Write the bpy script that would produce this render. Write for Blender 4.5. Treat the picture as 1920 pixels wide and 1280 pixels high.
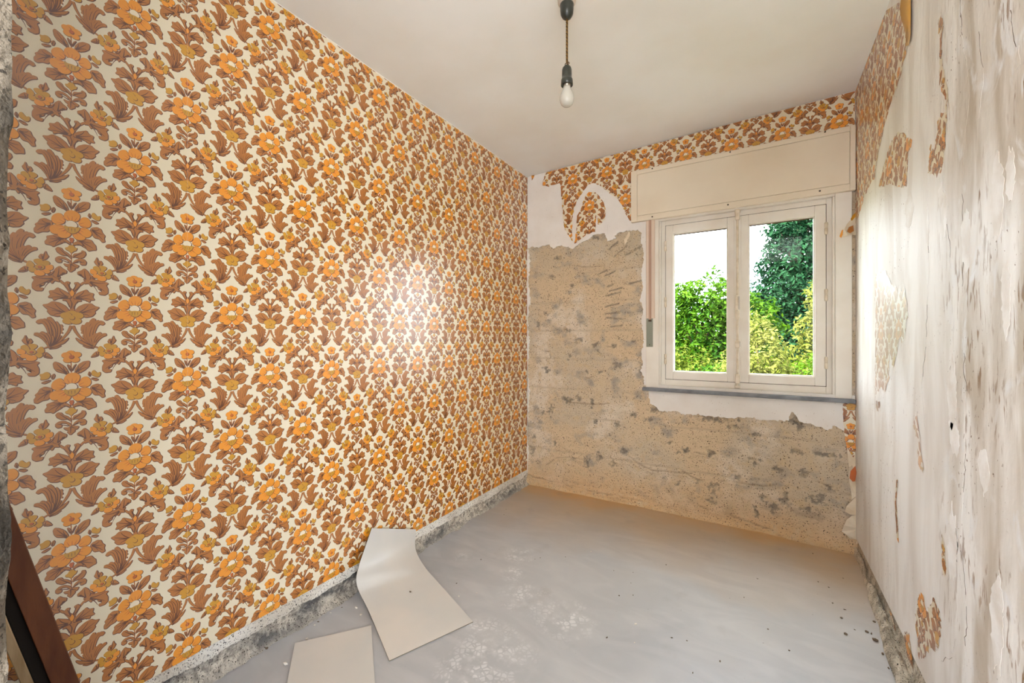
import bpy, bmesh, math, random
import numpy as np
from mathutils import Vector, Matrix
from mathutils.geometry import tessellate_polygon

for o in list(bpy.data.objects):
    bpy.data.objects.remove(o)
scene = bpy.context.scene
C = scene.collection
random.seed(7)

# ------------------------------------------------------------------ camera
F, CX, HY = 772.0, 960.0, 637.0            # focal length and horizon in 1920x1280 pixels
TH = math.atan(466 / 772)
CH = 1.17                                  # lens height
cam = bpy.data.cameras.new('camera')
cam.sensor_width = 36.0
cam.lens = F / 1920 * 36
cam.shift_y = (HY - 640) / 1920
cam.clip_start = 0.02
co = bpy.data.objects.new('camera', cam)
co.location = (0, 0, CH)
co.rotation_euler = (math.pi / 2, 0, TH)
C.objects.link(co)
scene.camera = co

# ------------------------------------------------------------------ world, sun, exposure
SKY = 7.0
w = bpy.data.worlds.new('world')
scene.world = w
w.use_nodes = True
nt = w.node_tree
nt.nodes.clear()
tc = nt.nodes.new('ShaderNodeTexCoord')
mp = nt.nodes.new('ShaderNodeMapping'); mp.inputs['Scale'].default_value = (1.6, 1.6, 3.5)
nz = nt.nodes.new('ShaderNodeTexNoise'); nz.inputs['Scale'].default_value = 1.7; nz.inputs['Detail'].default_value = 6
rp = nt.nodes.new('ShaderNodeValToRGB')
rp.color_ramp.elements[0].position = .36; rp.color_ramp.elements[0].color = (.60, .74, .98, 1)
rp.color_ramp.elements[1].position = .62; rp.color_ramp.elements[1].color = (1, .985, .96, 1)
bg = nt.nodes.new('ShaderNodeBackground'); bg.inputs['Strength'].default_value = SKY
ow = nt.nodes.new('ShaderNodeOutputWorld')
nt.links.new(tc.outputs['Generated'], mp.inputs['Vector'])
nt.links.new(mp.outputs[0], nz.inputs['Vector'])
nt.links.new(nz.outputs['Fac'], rp.inputs['Fac'])
nt.links.new(rp.outputs[0], bg.inputs['Color'])
nt.links.new(bg.outputs[0], ow.inputs['Surface'])

sun = bpy.data.lights.new('sun', 'SUN'); sun.energy = 30.0; sun.angle = math.radians(1.0); sun.color = (1, .93, .80)
so = bpy.data.objects.new('sun', sun)
so.rotation_euler = Vector((.55, .62, -.85)).to_track_quat('-Z', 'Y').to_euler()   # from behind the house, over the left shoulder
C.objects.link(so)

scene.view_settings.view_transform = 'Standard'
scene.view_settings.look = 'None'
scene.view_settings.gamma = 1.0
scene.view_settings.use_curve_mapping = False
scene.view_settings.exposure = 1.22

# ------------------------------------------------------------------ room size, pixel -> place
XL, XR, YB, YF, HC = -1.632, .452, 2.95, .083, 2.5
CT, ST = math.cos(TH), math.sin(TH)
def ray(px, py):
    a = (px - CX) / F
    return (a * CT - ST, a * ST + CT, -(py - HY) / F)
def on_x(px, py, X):
    r = ray(px, py); t = X / r[0]; return (r[1] * t, CH + r[2] * t)
def LW(px, py): return on_x(px, py, XL)
def RW(px, py): return on_x(px, py, XR)
def BW(px, py, Y=YB):
    r = ray(px, py); t = Y / r[1]; return (r[0] * t, CH + r[2] * t)
def FL(px, py, z=0.0):
    r = ray(px, py); t = (z - CH) / r[2]; return (r[0] * t, r[1] * t)
def ceil_z(x): return HC + .055 * (x - XL) / (XR - XL)

# ------------------------------------------------------------------ helpers
def srgb(r, g, b):
    f = lambda c: (c / 255 / 12.92) if c / 255 <= .04045 else ((c / 255 + .055) / 1.055) ** 2.4
    return (f(r), f(g), f(b), 1)

def mat(name, col, rough=.6, spec=.5, col2=None, scale=8, detail=5, lo=.4, hi=.65, stretch=None,
        bump=0, bscale=60, bdist=.002, speck=None, metallic=0, attr=None, coat=0):
    m = bpy.data.materials.new(name); m.use_nodes = True
    nt = m.node_tree; N, L = nt.nodes, nt.links
    p = N['Principled BSDF']
    p.inputs['Roughness'].default_value = rough
    p.inputs['Specular IOR Level'].default_value = spec
    p.inputs['Metallic'].default_value = metallic
    p.inputs['Coat Weight'].default_value = coat; p.inputs['Coat Roughness'].default_value = .25
    p.inputs['Base Color'].default_value = col
    t = N.new('ShaderNodeTexCoord')
    vec = t.outputs['Object']
    if stretch:
        q = N.new('ShaderNodeMapping'); q.inputs['Scale'].default_value = stretch
        L.new(vec, q.inputs['Vector']); vec = q.outputs[0]
    cur = None
    if attr:
        a = N.new('ShaderNodeAttribute'); a.attribute_name = attr; cur = a.outputs['Color']
    if col2:
        n = N.new('ShaderNodeTexNoise'); n.inputs['Scale'].default_value = scale; n.inputs['Detail'].default_value = detail
        L.new(vec, n.inputs['Vector'])
        r = N.new('ShaderNodeMapRange'); r.inputs[1].default_value = lo; r.inputs[2].default_value = hi
        L.new(n.outputs['Fac'], r.inputs[0])
        x = N.new('ShaderNodeMix'); x.data_type = 'RGBA'
        x.inputs[6].default_value = col; x.inputs[7].default_value = col2
        if cur: L.new(cur, x.inputs[6])
        L.new(r.outputs[0], x.inputs[0]); cur = x.outputs[2]
    if speck:                                  # (colour, scale, lo, hi)
        n = N.new('ShaderNodeTexNoise'); n.inputs['Scale'].default_value = speck[1]; n.inputs['Detail'].default_value = 3
        L.new(vec, n.inputs['Vector'])
        r = N.new('ShaderNodeMapRange'); r.inputs[1].default_value = speck[2]; r.inputs[2].default_value = speck[3]
        L.new(n.outputs['Fac'], r.inputs[0])
        x = N.new('ShaderNodeMix'); x.data_type = 'RGBA'
        x.inputs[6].default_value = col; x.inputs[7].default_value = speck[0]
        if cur: L.new(cur, x.inputs[6])
        L.new(r.outputs[0], x.inputs[0]); cur = x.outputs[2]
    if cur: L.new(cur, p.inputs['Base Color'])
    if bump:
        n = N.new('ShaderNodeTexNoise'); n.inputs['Scale'].default_value = bscale; n.inputs['Detail'].default_value = 6
        L.new(vec, n.inputs['Vector'])
        b = N.new('ShaderNodeBump'); b.inputs['Strength'].default_value = bump; b.inputs['Distance'].default_value = bdist
        L.new(n.outputs['Fac'], b.inputs['Height']); L.new(b.outputs[0], p.inputs['Normal'])
    return m

def mesh_obj(name, verts, faces, mats, parent=None, mi=None, smooth=False, kind=None, cols=None):
    me = bpy.data.meshes.new(name)
    me.from_pydata(verts, [], faces)
    for m in (mats if isinstance(mats, (list, tuple)) else [mats]): me.materials.append(m)
    if mi is not None: me.polygons.foreach_set('material_index', np.asarray(mi, dtype=np.int32))
    if smooth: me.polygons.foreach_set('use_smooth', np.ones(len(me.polygons), dtype=bool))
    if cols is not None:
        a = me.attributes.new('Col', 'FLOAT_COLOR', 'POINT'); a.data.foreach_set('color', np.asarray(cols, dtype=np.float32).ravel())
    me.update()
    return link(name, me, parent, kind)
def link(name, me, parent=None, kind=None):
    o = bpy.data.objects.new(name, me); C.objects.link(o)
    if parent: o.parent = parent
    if kind: o['kind'] = kind
    return o
def bm_obj(name, bm, mats, parent=None, smooth=False, kind=None):
    me = bpy.data.meshes.new(name); bm.to_mesh(me); bm.free()
    for m in (mats if isinstance(mats, (list, tuple)) else [mats]): me.materials.append(m)
    if smooth: me.polygons.foreach_set('use_smooth', np.ones(len(me.polygons), dtype=bool))
    return link(name, me, parent, kind)
def empty(name, loc=(0, 0, 0), kind=None):
    o = bpy.data.objects.new(name, None); o.location = loc; o.empty_display_size = .05; C.objects.link(o)
    if kind: o['kind'] = kind
    return o
def tag(o, label, cat, group=None):
    o['label'] = label; o['category'] = cat
    if group: o['group'] = group
    return o
def add_box(bm, x0, x1, y0, y1, z0, z1, bevel=0, seg=1):
    r = bmesh.ops.create_cube(bm, size=1)
    vs = r['verts']
    for v in vs:
        v.co = Vector(((x0 + x1) / 2 + v.co.x * (x1 - x0), (y0 + y1) / 2 + v.co.y * (y1 - y0), (z0 + z1) / 2 + v.co.z * (z1 - z0)))
    if bevel:
        es = list({e for v in vs for e in v.link_edges})
        bmesh.ops.bevel(bm, geom=es, offset=bevel, segments=seg, affect='EDGES', profile=.5)
def box(name, x0, x1, y0, y1, z0, z1, m, parent=None, bevel=0, seg=1, kind=None, rel=None):
    bm = bmesh.new(); rx, ry, rz = rel or (0, 0, 0)
    add_box(bm, x0 - rx, x1 - rx, y0 - ry, y1 - ry, z0 - rz, z1 - rz, bevel, seg)
    return bm_obj(name, bm, m, parent, kind=kind)
def boxes(name, lst, m, parent=None, bevel=0, kind=None):
    bm = bmesh.new()
    for b in lst: add_box(bm, *b, bevel)
    return bm_obj(name, bm, m, parent, kind=kind)
def lathe(name, prof, m, parent=None, n=28, loc=(0, 0, 0), kind=None):
    vs, fs = [], []
    for r, z in prof:
        for k in range(n):
            a = 2 * math.pi * k / n; vs.append((loc[0] + r * math.cos(a), loc[1] + r * math.sin(a), loc[2] + z))
    for i in range(len(prof) - 1):
        for k in range(n):
            fs.append((i * n + k, i * n + (k + 1) % n, (i + 1) * n + (k + 1) % n, (i + 1) * n + k))
    fs.append(tuple(range(n - 1, -1, -1))); fs.append(tuple(range((len(prof) - 1) * n, len(prof) * n)))
    return mesh_obj(name, vs, fs, m, parent, smooth=True, kind=kind)
def tube_data(path, radii, n=8, closed=True):
    vs, fs = [], []; P = [Vector(p) for p in path]
    for i, p in enumerate(P):
        d = (P[min(i + 1, len(P) - 1)] - P[max(i - 1, 0)]).normalized()
        a = d.orthogonal().normalized() if i == 0 else (a - d * a.dot(d)).normalized()
        b = d.cross(a); r = radii[i] if hasattr(radii, '__len__') else radii
        for k in range(n):
            t = 2 * math.pi * k / n; vs.append(tuple(p + a * math.cos(t) * r + b * math.sin(t) * r))
    for i in range(len(P) - 1):
        for k in range(n):
            fs.append((i * n + k, i * n + (k + 1) % n, (i + 1) * n + (k + 1) % n, (i + 1) * n + k))
    fs.append(tuple(range(n - 1, -1, -1))); fs.append(tuple(range((len(P) - 1) * n, len(P) * n)))
    return vs, fs
def tube(name, path, radii, m, parent=None, n=8):
    v, f = tube_data(path, radii, n); return mesh_obj(name, v, f, m, parent, smooth=True)

# value noise in numpy
def vnoise(x, y, seed):
    xi = np.floor(x).astype(np.int64); yi = np.floor(y).astype(np.int64)
    fx = x - xi; fy = y - yi
    fx = fx * fx * (3 - 2 * fx); fy = fy * fy * (3 - 2 * fy)
    def h(a, b):
        n = (a * 374761393 + b * 668265263 + seed * 982451653) & 0x7fffffff
        n = ((n ^ (n >> 13)) * 1274126177) & 0x7fffffff
        return ((n ^ (n >> 16)) & 0xffff) / 65535.0
    return (h(xi, yi) * (1 - fx) + h(xi + 1, yi) * fx) * (1 - fy) + (h(xi, yi + 1) * (1 - fx) + h(xi + 1, yi + 1) * fx) * fy
def fbm(x, y, seed, octv=4, lac=2.1, gain=.5):
    s = 0; a = 1; t = 0
    for k in range(octv):
        s = s + a * vnoise(x, y, seed + k * 17); t += a; a *= gain; x = x * lac; y = y * lac
    return s / t
def ragged(poly, amp, step, seed, closed=True, edges=None):
    rnd = random.Random(seed); out = []; n = len(poly)
    for i in range(n if closed else n - 1):
        a = poly[i]; b = poly[(i + 1) % n]; out.append(a)
        if edges is not None and i not in edges: continue
        d = math.dist(a, b); k = int(d / step)
        if d < 1e-9: continue
        nx, ny = -(b[1] - a[1]) / d, (b[0] - a[0]) / d
        for j in range(1, k + 1):
            t = (j + rnd.uniform(-.3, .3)) / (k + 1); q = rnd.gauss(0, amp)
            out.append((a[0] + (b[0] - a[0]) * t + nx * q, a[1] + (b[1] - a[1]) * t + ny * q))
    if not closed: out.append(poly[-1])
    return out
def tess(poly):
    if len(poly) < 3: return []
    return [tuple(t) for t in tessellate_polygon([[Vector((p[0], p[1], 0)) for p in poly]])]
def in_poly(px, py, poly):
    P = np.asarray(poly); n = len(P); ins = np.zeros(px.shape, bool)
    for i in range(n):
        x0, y0 = P[i]; x1, y1 = P[(i + 1) % n]
        if y0 == y1: continue
        c = ((y0 > py) != (y1 > py)) & (px < (x1 - x0) * (py - y0) / (y1 - y0) + x0)
        ins ^= c
    return ins
def clip_convex(sub, tri):
    (ax, ay), (bx, by), (cx, cy) = tri
    if (bx - ax) * (cy - ay) - (by - ay) * (cx - ax) < 0: tri = (tri[0], tri[2], tri[1])
    for i in range(len(tri)):
        x0, y0 = tri[i]; x1, y1 = tri[(i + 1) % len(tri)]
        out = []; m = len(sub)
        if m == 0: return out
        ds = [(x1 - x0) * (p[1] - y0) - (y1 - y0) * (p[0] - x0) for p in sub]
        for k in range(m):
            a, b = sub[k], sub[(k + 1) % m]; da, db = ds[k], ds[(k + 1) % m]
            if da >= 0: out.append(a)
            if (da >= 0) != (db >= 0):
                t = da / (da - db); out.append((a[0] + (b[0] - a[0]) * t, a[1] + (b[1] - a[1]) * t))
        sub = out
    return sub

# wall frames: (u, v, h) -> world, h = height off the wall into the room
def m_left(u, v, h): return (XL + h, u, v)
def m_back(u, v, h): return (u, YB - h, v)
def m_right(u, v, h): return (XR - h, u, v)

# ------------------------------------------------------------------ wallpaper print (traced motif, one column set)
ORI = LW(100 + 825 / 5.3344, 460 + 660 / 5.3344)
AX2 = LW(100 + 1338 / 5.3344, 460 + 765 / 5.3344)[0]
RU, RV = .2686, .449
def mp1(p):                                    # main bouquet
    u, v = LW(100 + p[0] / 5.3344, 460 + p[1] / 5.3344); return (u - ORI[0], v - ORI[1])
def mp2(p):                                    # scroll, measured from the flower half a repeat lower
    u, v = LW(100 + p[0] / 5.3344, 460 + p[1] / 5.3344); return (u - AX2, v - (ORI[1] - RV / 2))
BROWN, ORANGE, OCHRE, DARK, CREAM, RUST = 1, 2, 3, 4, 5, 6
SH = []                                        # (polygon in metres, colour, layer)
GRP, LEVEL = [], [0]
class _L(list):
    def append(self, x):
        list.append(self, x); GRP.append(LEVEL[0])
SH = _L()
def cut(poly, r=.13):
    q = []
    for i in range(len(poly)):
        a, b = poly[i], poly[(i + 1) % len(poly)]
        q.append((a[0] * (1 - r) + b[0] * r, a[1] * (1 - r) + b[1] * r)); q.append((a[0] * r + b[0] * (1 - r), a[1] * r + b[1] * (1 - r)))
    return q
def smooth(poly, it=2):
    if it == 'leaf': return cut(poly)
    for _ in range(it):
        q = []
        for i in range(len(poly)):
            a, b = poly[i], poly[(i + 1) % len(poly)]
            q.append((a[0] * .75 + b[0] * .25, a[1] * .75 + b[1] * .25)); q.append((a[0] * .25 + b[0] * .75, a[1] * .25 + b[1] * .75))
        poly = q
    return poly
def area2(p): return sum(p[i][0] * p[(i + 1) % len(p)][1] - p[(i + 1) % len(p)][0] * p[i][1] for i in range(len(p)))
def offset(poly, d):
    s = 1 if area2(poly) > 0 else -1; n = len(poly); out = []
    for i in range(n):
        a, b, c = poly[i - 1], poly[i], poly[(i + 1) % n]
        e1 = (b[0] - a[0], b[1] - a[1]); e2 = (c[0] - b[0], c[1] - b[1])
        nx = (e1[1] + e2[1]) * s; ny = -(e1[0] + e2[0]) * s; l = math.hypot(nx, ny) or 1
        out.append((b[0] + nx / l * d, b[1] + ny / l * d))
    return out
def shape(poly, col, lay, it=1, ol=.0009):
    q = smooth(poly, it)
    o = offset(q, ol); SH.append(([(a + .0008, b - .0009) for a, b in o], DARK, lay))
    SH.append((q, col, lay + 1))
def stroke(pts, w0, w1, col, lay):
    for i in range(len(pts) - 1):
        a, b = pts[i], pts[i + 1]; d = math.dist(a, b)
        if d < 1e-7: continue
        nx, ny = -(b[1] - a[1]) / d, (b[0] - a[0]) / d
        n = len(pts) - 1; wa = (w0 + (w1 - w0) * i / n) / 2; wb = (w0 + (w1 - w0) * (i + 1) / n) / 2
        SH.append(([(a[0] + nx * wa, a[1] + ny * wa), (a[0] - nx * wa, a[1] - ny * wa), (b[0] - nx * wb, b[1] - ny * wb), (b[0] + nx * wb, b[1] + ny * wb)], col, lay))
def bez(a, b, c, n=5):
    return [((1 - t) ** 2 * a[0] + 2 * t * (1 - t) * b[0] + t * t * c[0], (1 - t) ** 2 * a[1] + 2 * t * (1 - t) * b[1] + t * t * c[1]) for t in [k / n for k in range(n + 1)]]
def leaf(poly, lay=4, veins=4, col=BROWN, base=0):
    shape(poly, col, lay, 'leaf', .0013)
    b = poly[base]; far = sorted(range(len(poly)), key=lambda i: -math.dist(poly[i], b)); pick = []
    for i in far:
        if all(min(abs(i - j), len(poly) - abs(i - j)) > 1 for j in pick): pick.append(i)
        if len(pick) >= veins: break
    cx = sum(p[0] for p in poly) / len(poly); cy = sum(p[1] for p in poly) / len(poly)
    for i in pick:
        t = poly[i]; e = (b[0] + (t[0] - b[0]) * .84, b[1] + (t[1] - b[1]) * .84)
        m = ((cx + (b[0] + t[0]) / 2) / 2, (cy + (b[1] + t[1]) / 2) / 2)
        s = (b[0] + (m[0] - b[0]) * .25, b[1] + (m[1] - b[1]) * .25)
        stroke(bez(s, m, e, 4), .0030, .0009, DARK, lay + 2)
def ell(c, rx, ry, ang=0, n=12):
    return [(c[0] + math.cos(ang) * rx * math.cos(t) - math.sin(ang) * ry * math.sin(t), c[1] + math.sin(ang) * rx * math.cos(t) + math.cos(ang) * ry * math.sin(t)) for t in [2 * math.pi * k / n for k in range(n)]]
def M1(*pts): return [mp1(p) for p in pts]
def M2(*pts): return [mp2(p) for p in pts]
def mir(p): return [(-a, b) for a, b in reversed(p)]

# leaves round the main flower
leaf(M1((800,545),(765,520),(700,495),(675,460),(668,420),(680,403),(715,418),(745,440),(770,465),(790,500)))
leaf(M1((845,530),(850,490),(880,450),(915,430),(960,428),(972,440),(965,480),(930,510),(890,530)))
leaf(M1((665,660),(655,640),(600,620),(560,635),(545,665),(520,685),(530,700),(512,725),(515,755),(540,765),(580,745),(630,740),(650,700)))
leaf(M1((975,670),(990,655),(1030,645),(1065,660),(1075,690),(1098,715),(1090,740),(1098,770),(1075,778),(1050,750),(1010,745),(985,710)))
leaf(M1((775,775),(700,755),(650,770),(615,780),(620,805),(600,830),(605,855),(650,858),(670,870),(700,850),(740,830),(770,800)))
leaf(M1((860,775),(900,770),(950,765),(985,770),(1005,800),(1020,815),(1025,855),(995,860),(960,872),(940,850),(900,830),(870,800)))
leaf(M1((820,842),(775,815),(730,827),(735,800),(780,793),(805,812)), veins=1)
leaf(M1((824,842),(880,820),(917,832),(900,803),(860,798),(838,812)), veins=1)
shape(M1((795,770),(845,770),(822,832)), RUST, 3)
# petals
LEVEL[0] = 2
for q in (((770,612),(740,560),(700,560),(660,590),(650,630),(680,665),(740,660),(765,640)),
          ((880,610),(910,570),(950,568),(980,600),(985,635),(960,665),(900,660),(878,640)),
          ((770,615),(752,575),(775,535),(810,520),(850,523),(888,545),(893,575),(875,615),(825,625)),
          ((765,670),(700,660),(650,680),(636,715),(655,750),(700,756),(760,738),(795,710)),
          ((885,670),(940,663),(982,690),(990,720),(965,750),(920,754),(870,732),(845,705)),
          ((795,700),(740,730),(700,755),(720,778),(760,784),(800,768),(823,735),(823,710)),
          ((850,700),(900,735),(942,752),(925,778),(880,786),(845,772),(823,735),(823,710))):
    P = M1(*q); shape(P, ORANGE, 7, 2, .0009)
    c = mp1((823, 665)); cx = sum(p[0] for p in P) / len(P); cy = sum(p[1] for p in P) / len(P)
    for k in (-.35, 0, .35):
        dx, dy = cx - c[0], cy - c[1]; a = (c[0] + dx * .55 - dy * k * .5, c[1] + dy * .55 + dx * k * .5); b = (c[0] + dx * .95 - dy * k, c[1] + dy * .95 + dx * k)
        stroke([a, b], .0016, .0005, RUST, 9)
shape(M1((765,662),(775,635),(800,618),(830,616),(862,633),(872,662),(850,676),(820,668),(790,674)), CREAM, 9, 2, .0016)
shape(M1((752,662),(790,674),(820,668),(860,674),(893,662),(884,700),(850,728),(820,732),(785,718),(765,697)), OCHRE, 11, 2, .0006)
for x in (795, 822, 850): stroke(M1((x, 685), (x, 715)), .0012, .0006, DARK, 13)
# stem and small flower above
LEVEL[0] = 1
stroke(M1((818,420),(820,520)), .0028, .0028, BROWN, 4)
leaf(M1((820,510),(795,480),(783,438),(805,455),(818,485)), veins=1); leaf(M1((824,510),(862,442),(840,455),(826,485)), veins=1)
for x, y in ((815,345),(776,357),(864,362),(790,400),(850,405)): shape(ell(mp1((x, y)), .0092, .0080), ORANGE, 5, 0, .0008)
shape(ell(mp1((820, 377)), .0048, .0048), RUST, 7, 0, .0006)
# side buds
shape(M1((555,500),(580,505),(610,487),(640,500),(648,525),(635,550),(600,560),(560,555),(570,530)), OCHRE, 4, 1)
leaf(M1((650,565),(600,570),(570,582),(600,595),(640,580)), veins=1); leaf(M1((660,560),(650,530),(675,510),(685,530),(675,555)), veins=1)
shape(M1((985,560),(985,530),(1005,515),(1020,533),(1035,548),(1060,538),(1062,570),(1040,590),(1010,575)), OCHRE, 4, 1)
leaf(M1((975,575),(955,550),(965,525),(978,545)), veins=1); leaf(M1((985,585),(1020,590),(1045,610),(1020,617),(985,597)), veins=1)
# pendant under the flower
shape(M1((765,865),(790,860),(800,838),(842,838),(850,860),(870,855),(858,885),(840,890),(820,912),(795,890),(775,885)), OCHRE, 4, 1)
stroke(M1((820,905),(820,1015)), .0026, .0026, BROWN, 4)
leaf(M1((820,962),(790,937),(740,937),(700,912),(688,885),(705,868),(737,873),(752,895),(785,910),(812,935)), veins=1)
leaf(M1((825,947),(840,910),(870,905),(900,890),(905,873),(932,880),(940,905),(920,937),(890,947),(850,942)), veins=1)
leaf(M1((815,1008),(780,975),(745,968),(725,975),(742,985),(737,1005),(708,1009),(688,992),(688,968),(715,950),(760,950),(800,972),(820,995)), veins=0)
leaf(M1((825,1002),(850,967),(890,948),(925,953),(944,975),(937,1002),(905,1007),(888,992),(905,978),(880,972),(850,987)), veins=0)
leaf(M1((815,1000),(850,1005),(882,1015),(870,1035),(843,1043),(852,1052),(812,1084),(783,1052),(797,1043),(768,1030),(753,1010),(790,1014)), veins=2)
# scroll, left half and its mirror
LEVEL[0] = 0
def both(fn, pts, **k):
    P = M2(*pts); fn(P, **k); fn(mir(P), **dict(k, **({'base': len(P) - 1} if fn is leaf else {})))
def st2(P, w0, w1, lay=3):
    o = [(a + .0005, b - .0005) for a, b in P]
    stroke(o, w0 + .0018, w1 + .0018, DARK, lay); stroke(P, w0, w1, BROWN, lay + 1)
for sgn in (1, -1):
    g = lambda pts: [(a * sgn, b) for a, b in M2(*pts)]
    st2(g(((1335,585),(1318,545),(1290,500),(1250,462),(1200,428),(1150,395))), .0062, .0035)
    st2(g(((1332,840),(1315,885),(1290,925),(1245,975),(1195,1008),(1140,1030))), .0060, .0030)
shape(M2((1322,740),(1324,640),(1308,590),(1338,545),(1368,590),(1353,640),(1356,740)), BROWN, 3)
both(leaf, ((1328,700),(1315,655),(1295,633),(1268,627),(1288,612),(1320,618),(1334,650)), veins=1)
both(leaf, ((1322,750),(1290,748),(1240,765),(1190,752),(1165,722),(1170,705),(1155,692),(1133,666),(1170,660),(1200,638),(1250,648),(1292,675),(1318,712)))
both(leaf, ((1328,612),(1290,612),(1240,615),(1210,632),(1205,612),(1170,605),(1187,582),(1178,550),(1215,545),(1235,522),(1260,537),(1300,560),(1330,590)))
both(leaf, ((1336,562),(1300,522),(1278,490),(1300,470),(1324,478),(1315,500),(1320,520),(1338,540)), veins=1)
both(leaf, ((1235,450),(1212,440),(1203,400),(1222,365),(1250,343),(1272,365),(1302,385),(1297,407),(1270,397),(1267,420),(1250,420),(1257,445)), veins=2)
both(leaf, ((1225,445),(1200,428),(1150,423),(1100,428),(1058,438),(1078,460),(1063,490),(1063,530),(1090,552),(1132,552),(1142,530),(1112,525),(1115,502),(1140,507),(1152,480),(1190,477),(1200,492),(1217,467),(1252,477),(1242,452)), veins=3)
shape(M2((1338,537),(1357,570),(1338,605),(1320,570)), ORANGE, 7, 1, .0006)
def plume(b, c, t, w, sgn):
    P = bez(mp2(b), mp2(c), mp2(t), 10); L_, R_ = [], []
    for k, p in enumerate(P):
        a, e = P[max(0, k - 1)], P[min(10, k + 1)]; d = math.dist(a, e); nx, ny = -(e[1] - a[1]) / d, (e[0] - a[0]) / d
        f = k / 10; ww = w * (.18 + .82 * math.sin(min(1, f * 1.12) * math.pi * .62)) * (1 if f < .93 else .62)
        L_.append((p[0] + nx * ww, p[1] + ny * ww)); R_.append((p[0] - nx * ww, p[1] - ny * ww))
    q = [(a * sgn, v) for a, v in L_ + R_[::-1]]
    shape(q, BROWN, 4, 'leaf', .0010)
    stroke([(a * sgn, v) for a, v in P[2:9]], .0016, .0006, DARK, 6)
for sgn in (1, -1):
    for t, c, w_ in (((1258, 830), (1270, 930), .0046), ((1222, 806), (1262, 910), .0052), ((1174, 770), (1250, 880), .0056), ((1138, 786), (1240, 865), .0054), ((1096, 818), (1180, 745), .0058)):
        plume((1195, 1008), c, t, w_, sgn)
    for t, c, w_ in (((1197, 925), (1205, 965), .0036), ((1160, 900), (1192, 950), .0042), ((1122, 893), (1180, 935), .0044), ((1076, 908), (1150, 915), .0046)):
        plume((1176, 1018), c, t, w_, sgn)
both(leaf, ((1165,1027),(1200,1003),(1240,988),(1280,960),(1315,937),(1308,957),(1282,987),(1230,1010)), veins=1)
both(leaf, ((1172,1034),(1220,1012),(1268,1003),(1230,1028)), veins=0)
LEVEL[0] = 1
for x, y in ((1272,795),(1279,826),(1285,857),(1280,888),(1268,915)):
    a, b = mp2((x, y))
    for s in (1, -1): SH.append((ell((a * s, b), .0024, .0030, 0, 8), CREAM, 10))
for x, y in ((1338,742),(1297,756),(1379,756),(1312,800),(1364,800)): shape(ell(mp2((x, y)), .0115, .0092), OCHRE, 9, 0, .0009)
shape(ell(mp2((1338, 774)), .0052, .0052), OCHRE, 11, 0, .0007)
# linking flowers half way to the next column
for s in (1, -1):
    g = lambda *pts: [(a * s, b) for a, b in M2(*pts)]
    leaf(g((1030,390),(1000,398),(965,398),(985,370),(1010,350),(1030,352)), lay=5, veins=2)
    leaf(g((1135,300),(1105,272),(1120,247),(1140,252),(1155,220),(1165,250),(1177,267),(1160,290)), lay=5, veins=2)
    leaf(g((1190,400),(1215,380),(1200,410),(1170,425)), lay=5, veins=0)
    for q, c in ((((1100,340),(1065,300),(1100,285),(1135,292),(1140,335)), OCHRE), (((1120,345),(1140,298),(1175,305),(1190,330),(1150,355)), OCHRE),
                 (((1090,350),(1050,300),(1030,315),(1020,345),(1045,368)), OCHRE), (((1150,350),(1195,330),(1212,355),(1200,385),(1155,375)), ORANGE),
                 (((1085,360),(1040,358),(1035,385),(1065,405),(1100,385)), OCHRE), (((1110,375),(1160,372),(1195,390),(1170,415),(1130,400)), ORANGE),
                 (((1080,385),(1110,380),(1150,400),(1150,425),(1110,432),(1075,415)), ORANGE)):
        shape(g(*q), c, 7, 2, .0008)
    c = g((1115, 356))[0]; shape(ell(c, .0085, .0068), OCHRE, 10, 0, .0010); shape(ell(c, .0036, .0030), RUST, 12, 0, .0006)

T_, TM_, TL_ = [], [], []
SH = [q[1] for q in sorted(enumerate(SH), key=lambda q: (GRP[q[0]], q[0]))]
_bb = np.array([[min(p[0] for p in q[0]), min(p[1] for p in q[0]), max(p[0] for p in q[0]), max(p[1] for p in q[0])] for q in SH])
_off = [(0, 0)] + [(a * RU / 2, b * RV / 2) for a in (-1, 1) for b in (-1, 1)] + [(RU, 0), (-RU, 0), (0, RV), (0, -RV)]
LAYER = np.zeros(len(SH), int)
for i in range(1, len(SH)):
    b = _bb[i]
    for dx, dy in _off:
        e = _bb[:i] + np.array([dx, dy, dx, dy]); m_ = (e[:, 2] > b[0]) & (e[:, 0] < b[2]) & (e[:, 3] > b[1]) & (e[:, 1] < b[3])
        if m_.any(): LAYER[i] = max(LAYER[i], LAYER[:i][m_].max() + 1)
print('print layers', LAYER.max(), len(SH))
for seq, (poly, col, lay) in zip(LAYER, SH):
    for t in tess(poly):
        tri = [poly[i] for i in t]
        if area2(tri) < 0: tri = [tri[0], tri[2], tri[1]]
        T_.append(tri); TM_.append(col); TL_.append(seq)
T_ = np.array(T_); TM_ = np.array(TM_); TL_ = np.array(TL_)

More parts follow.
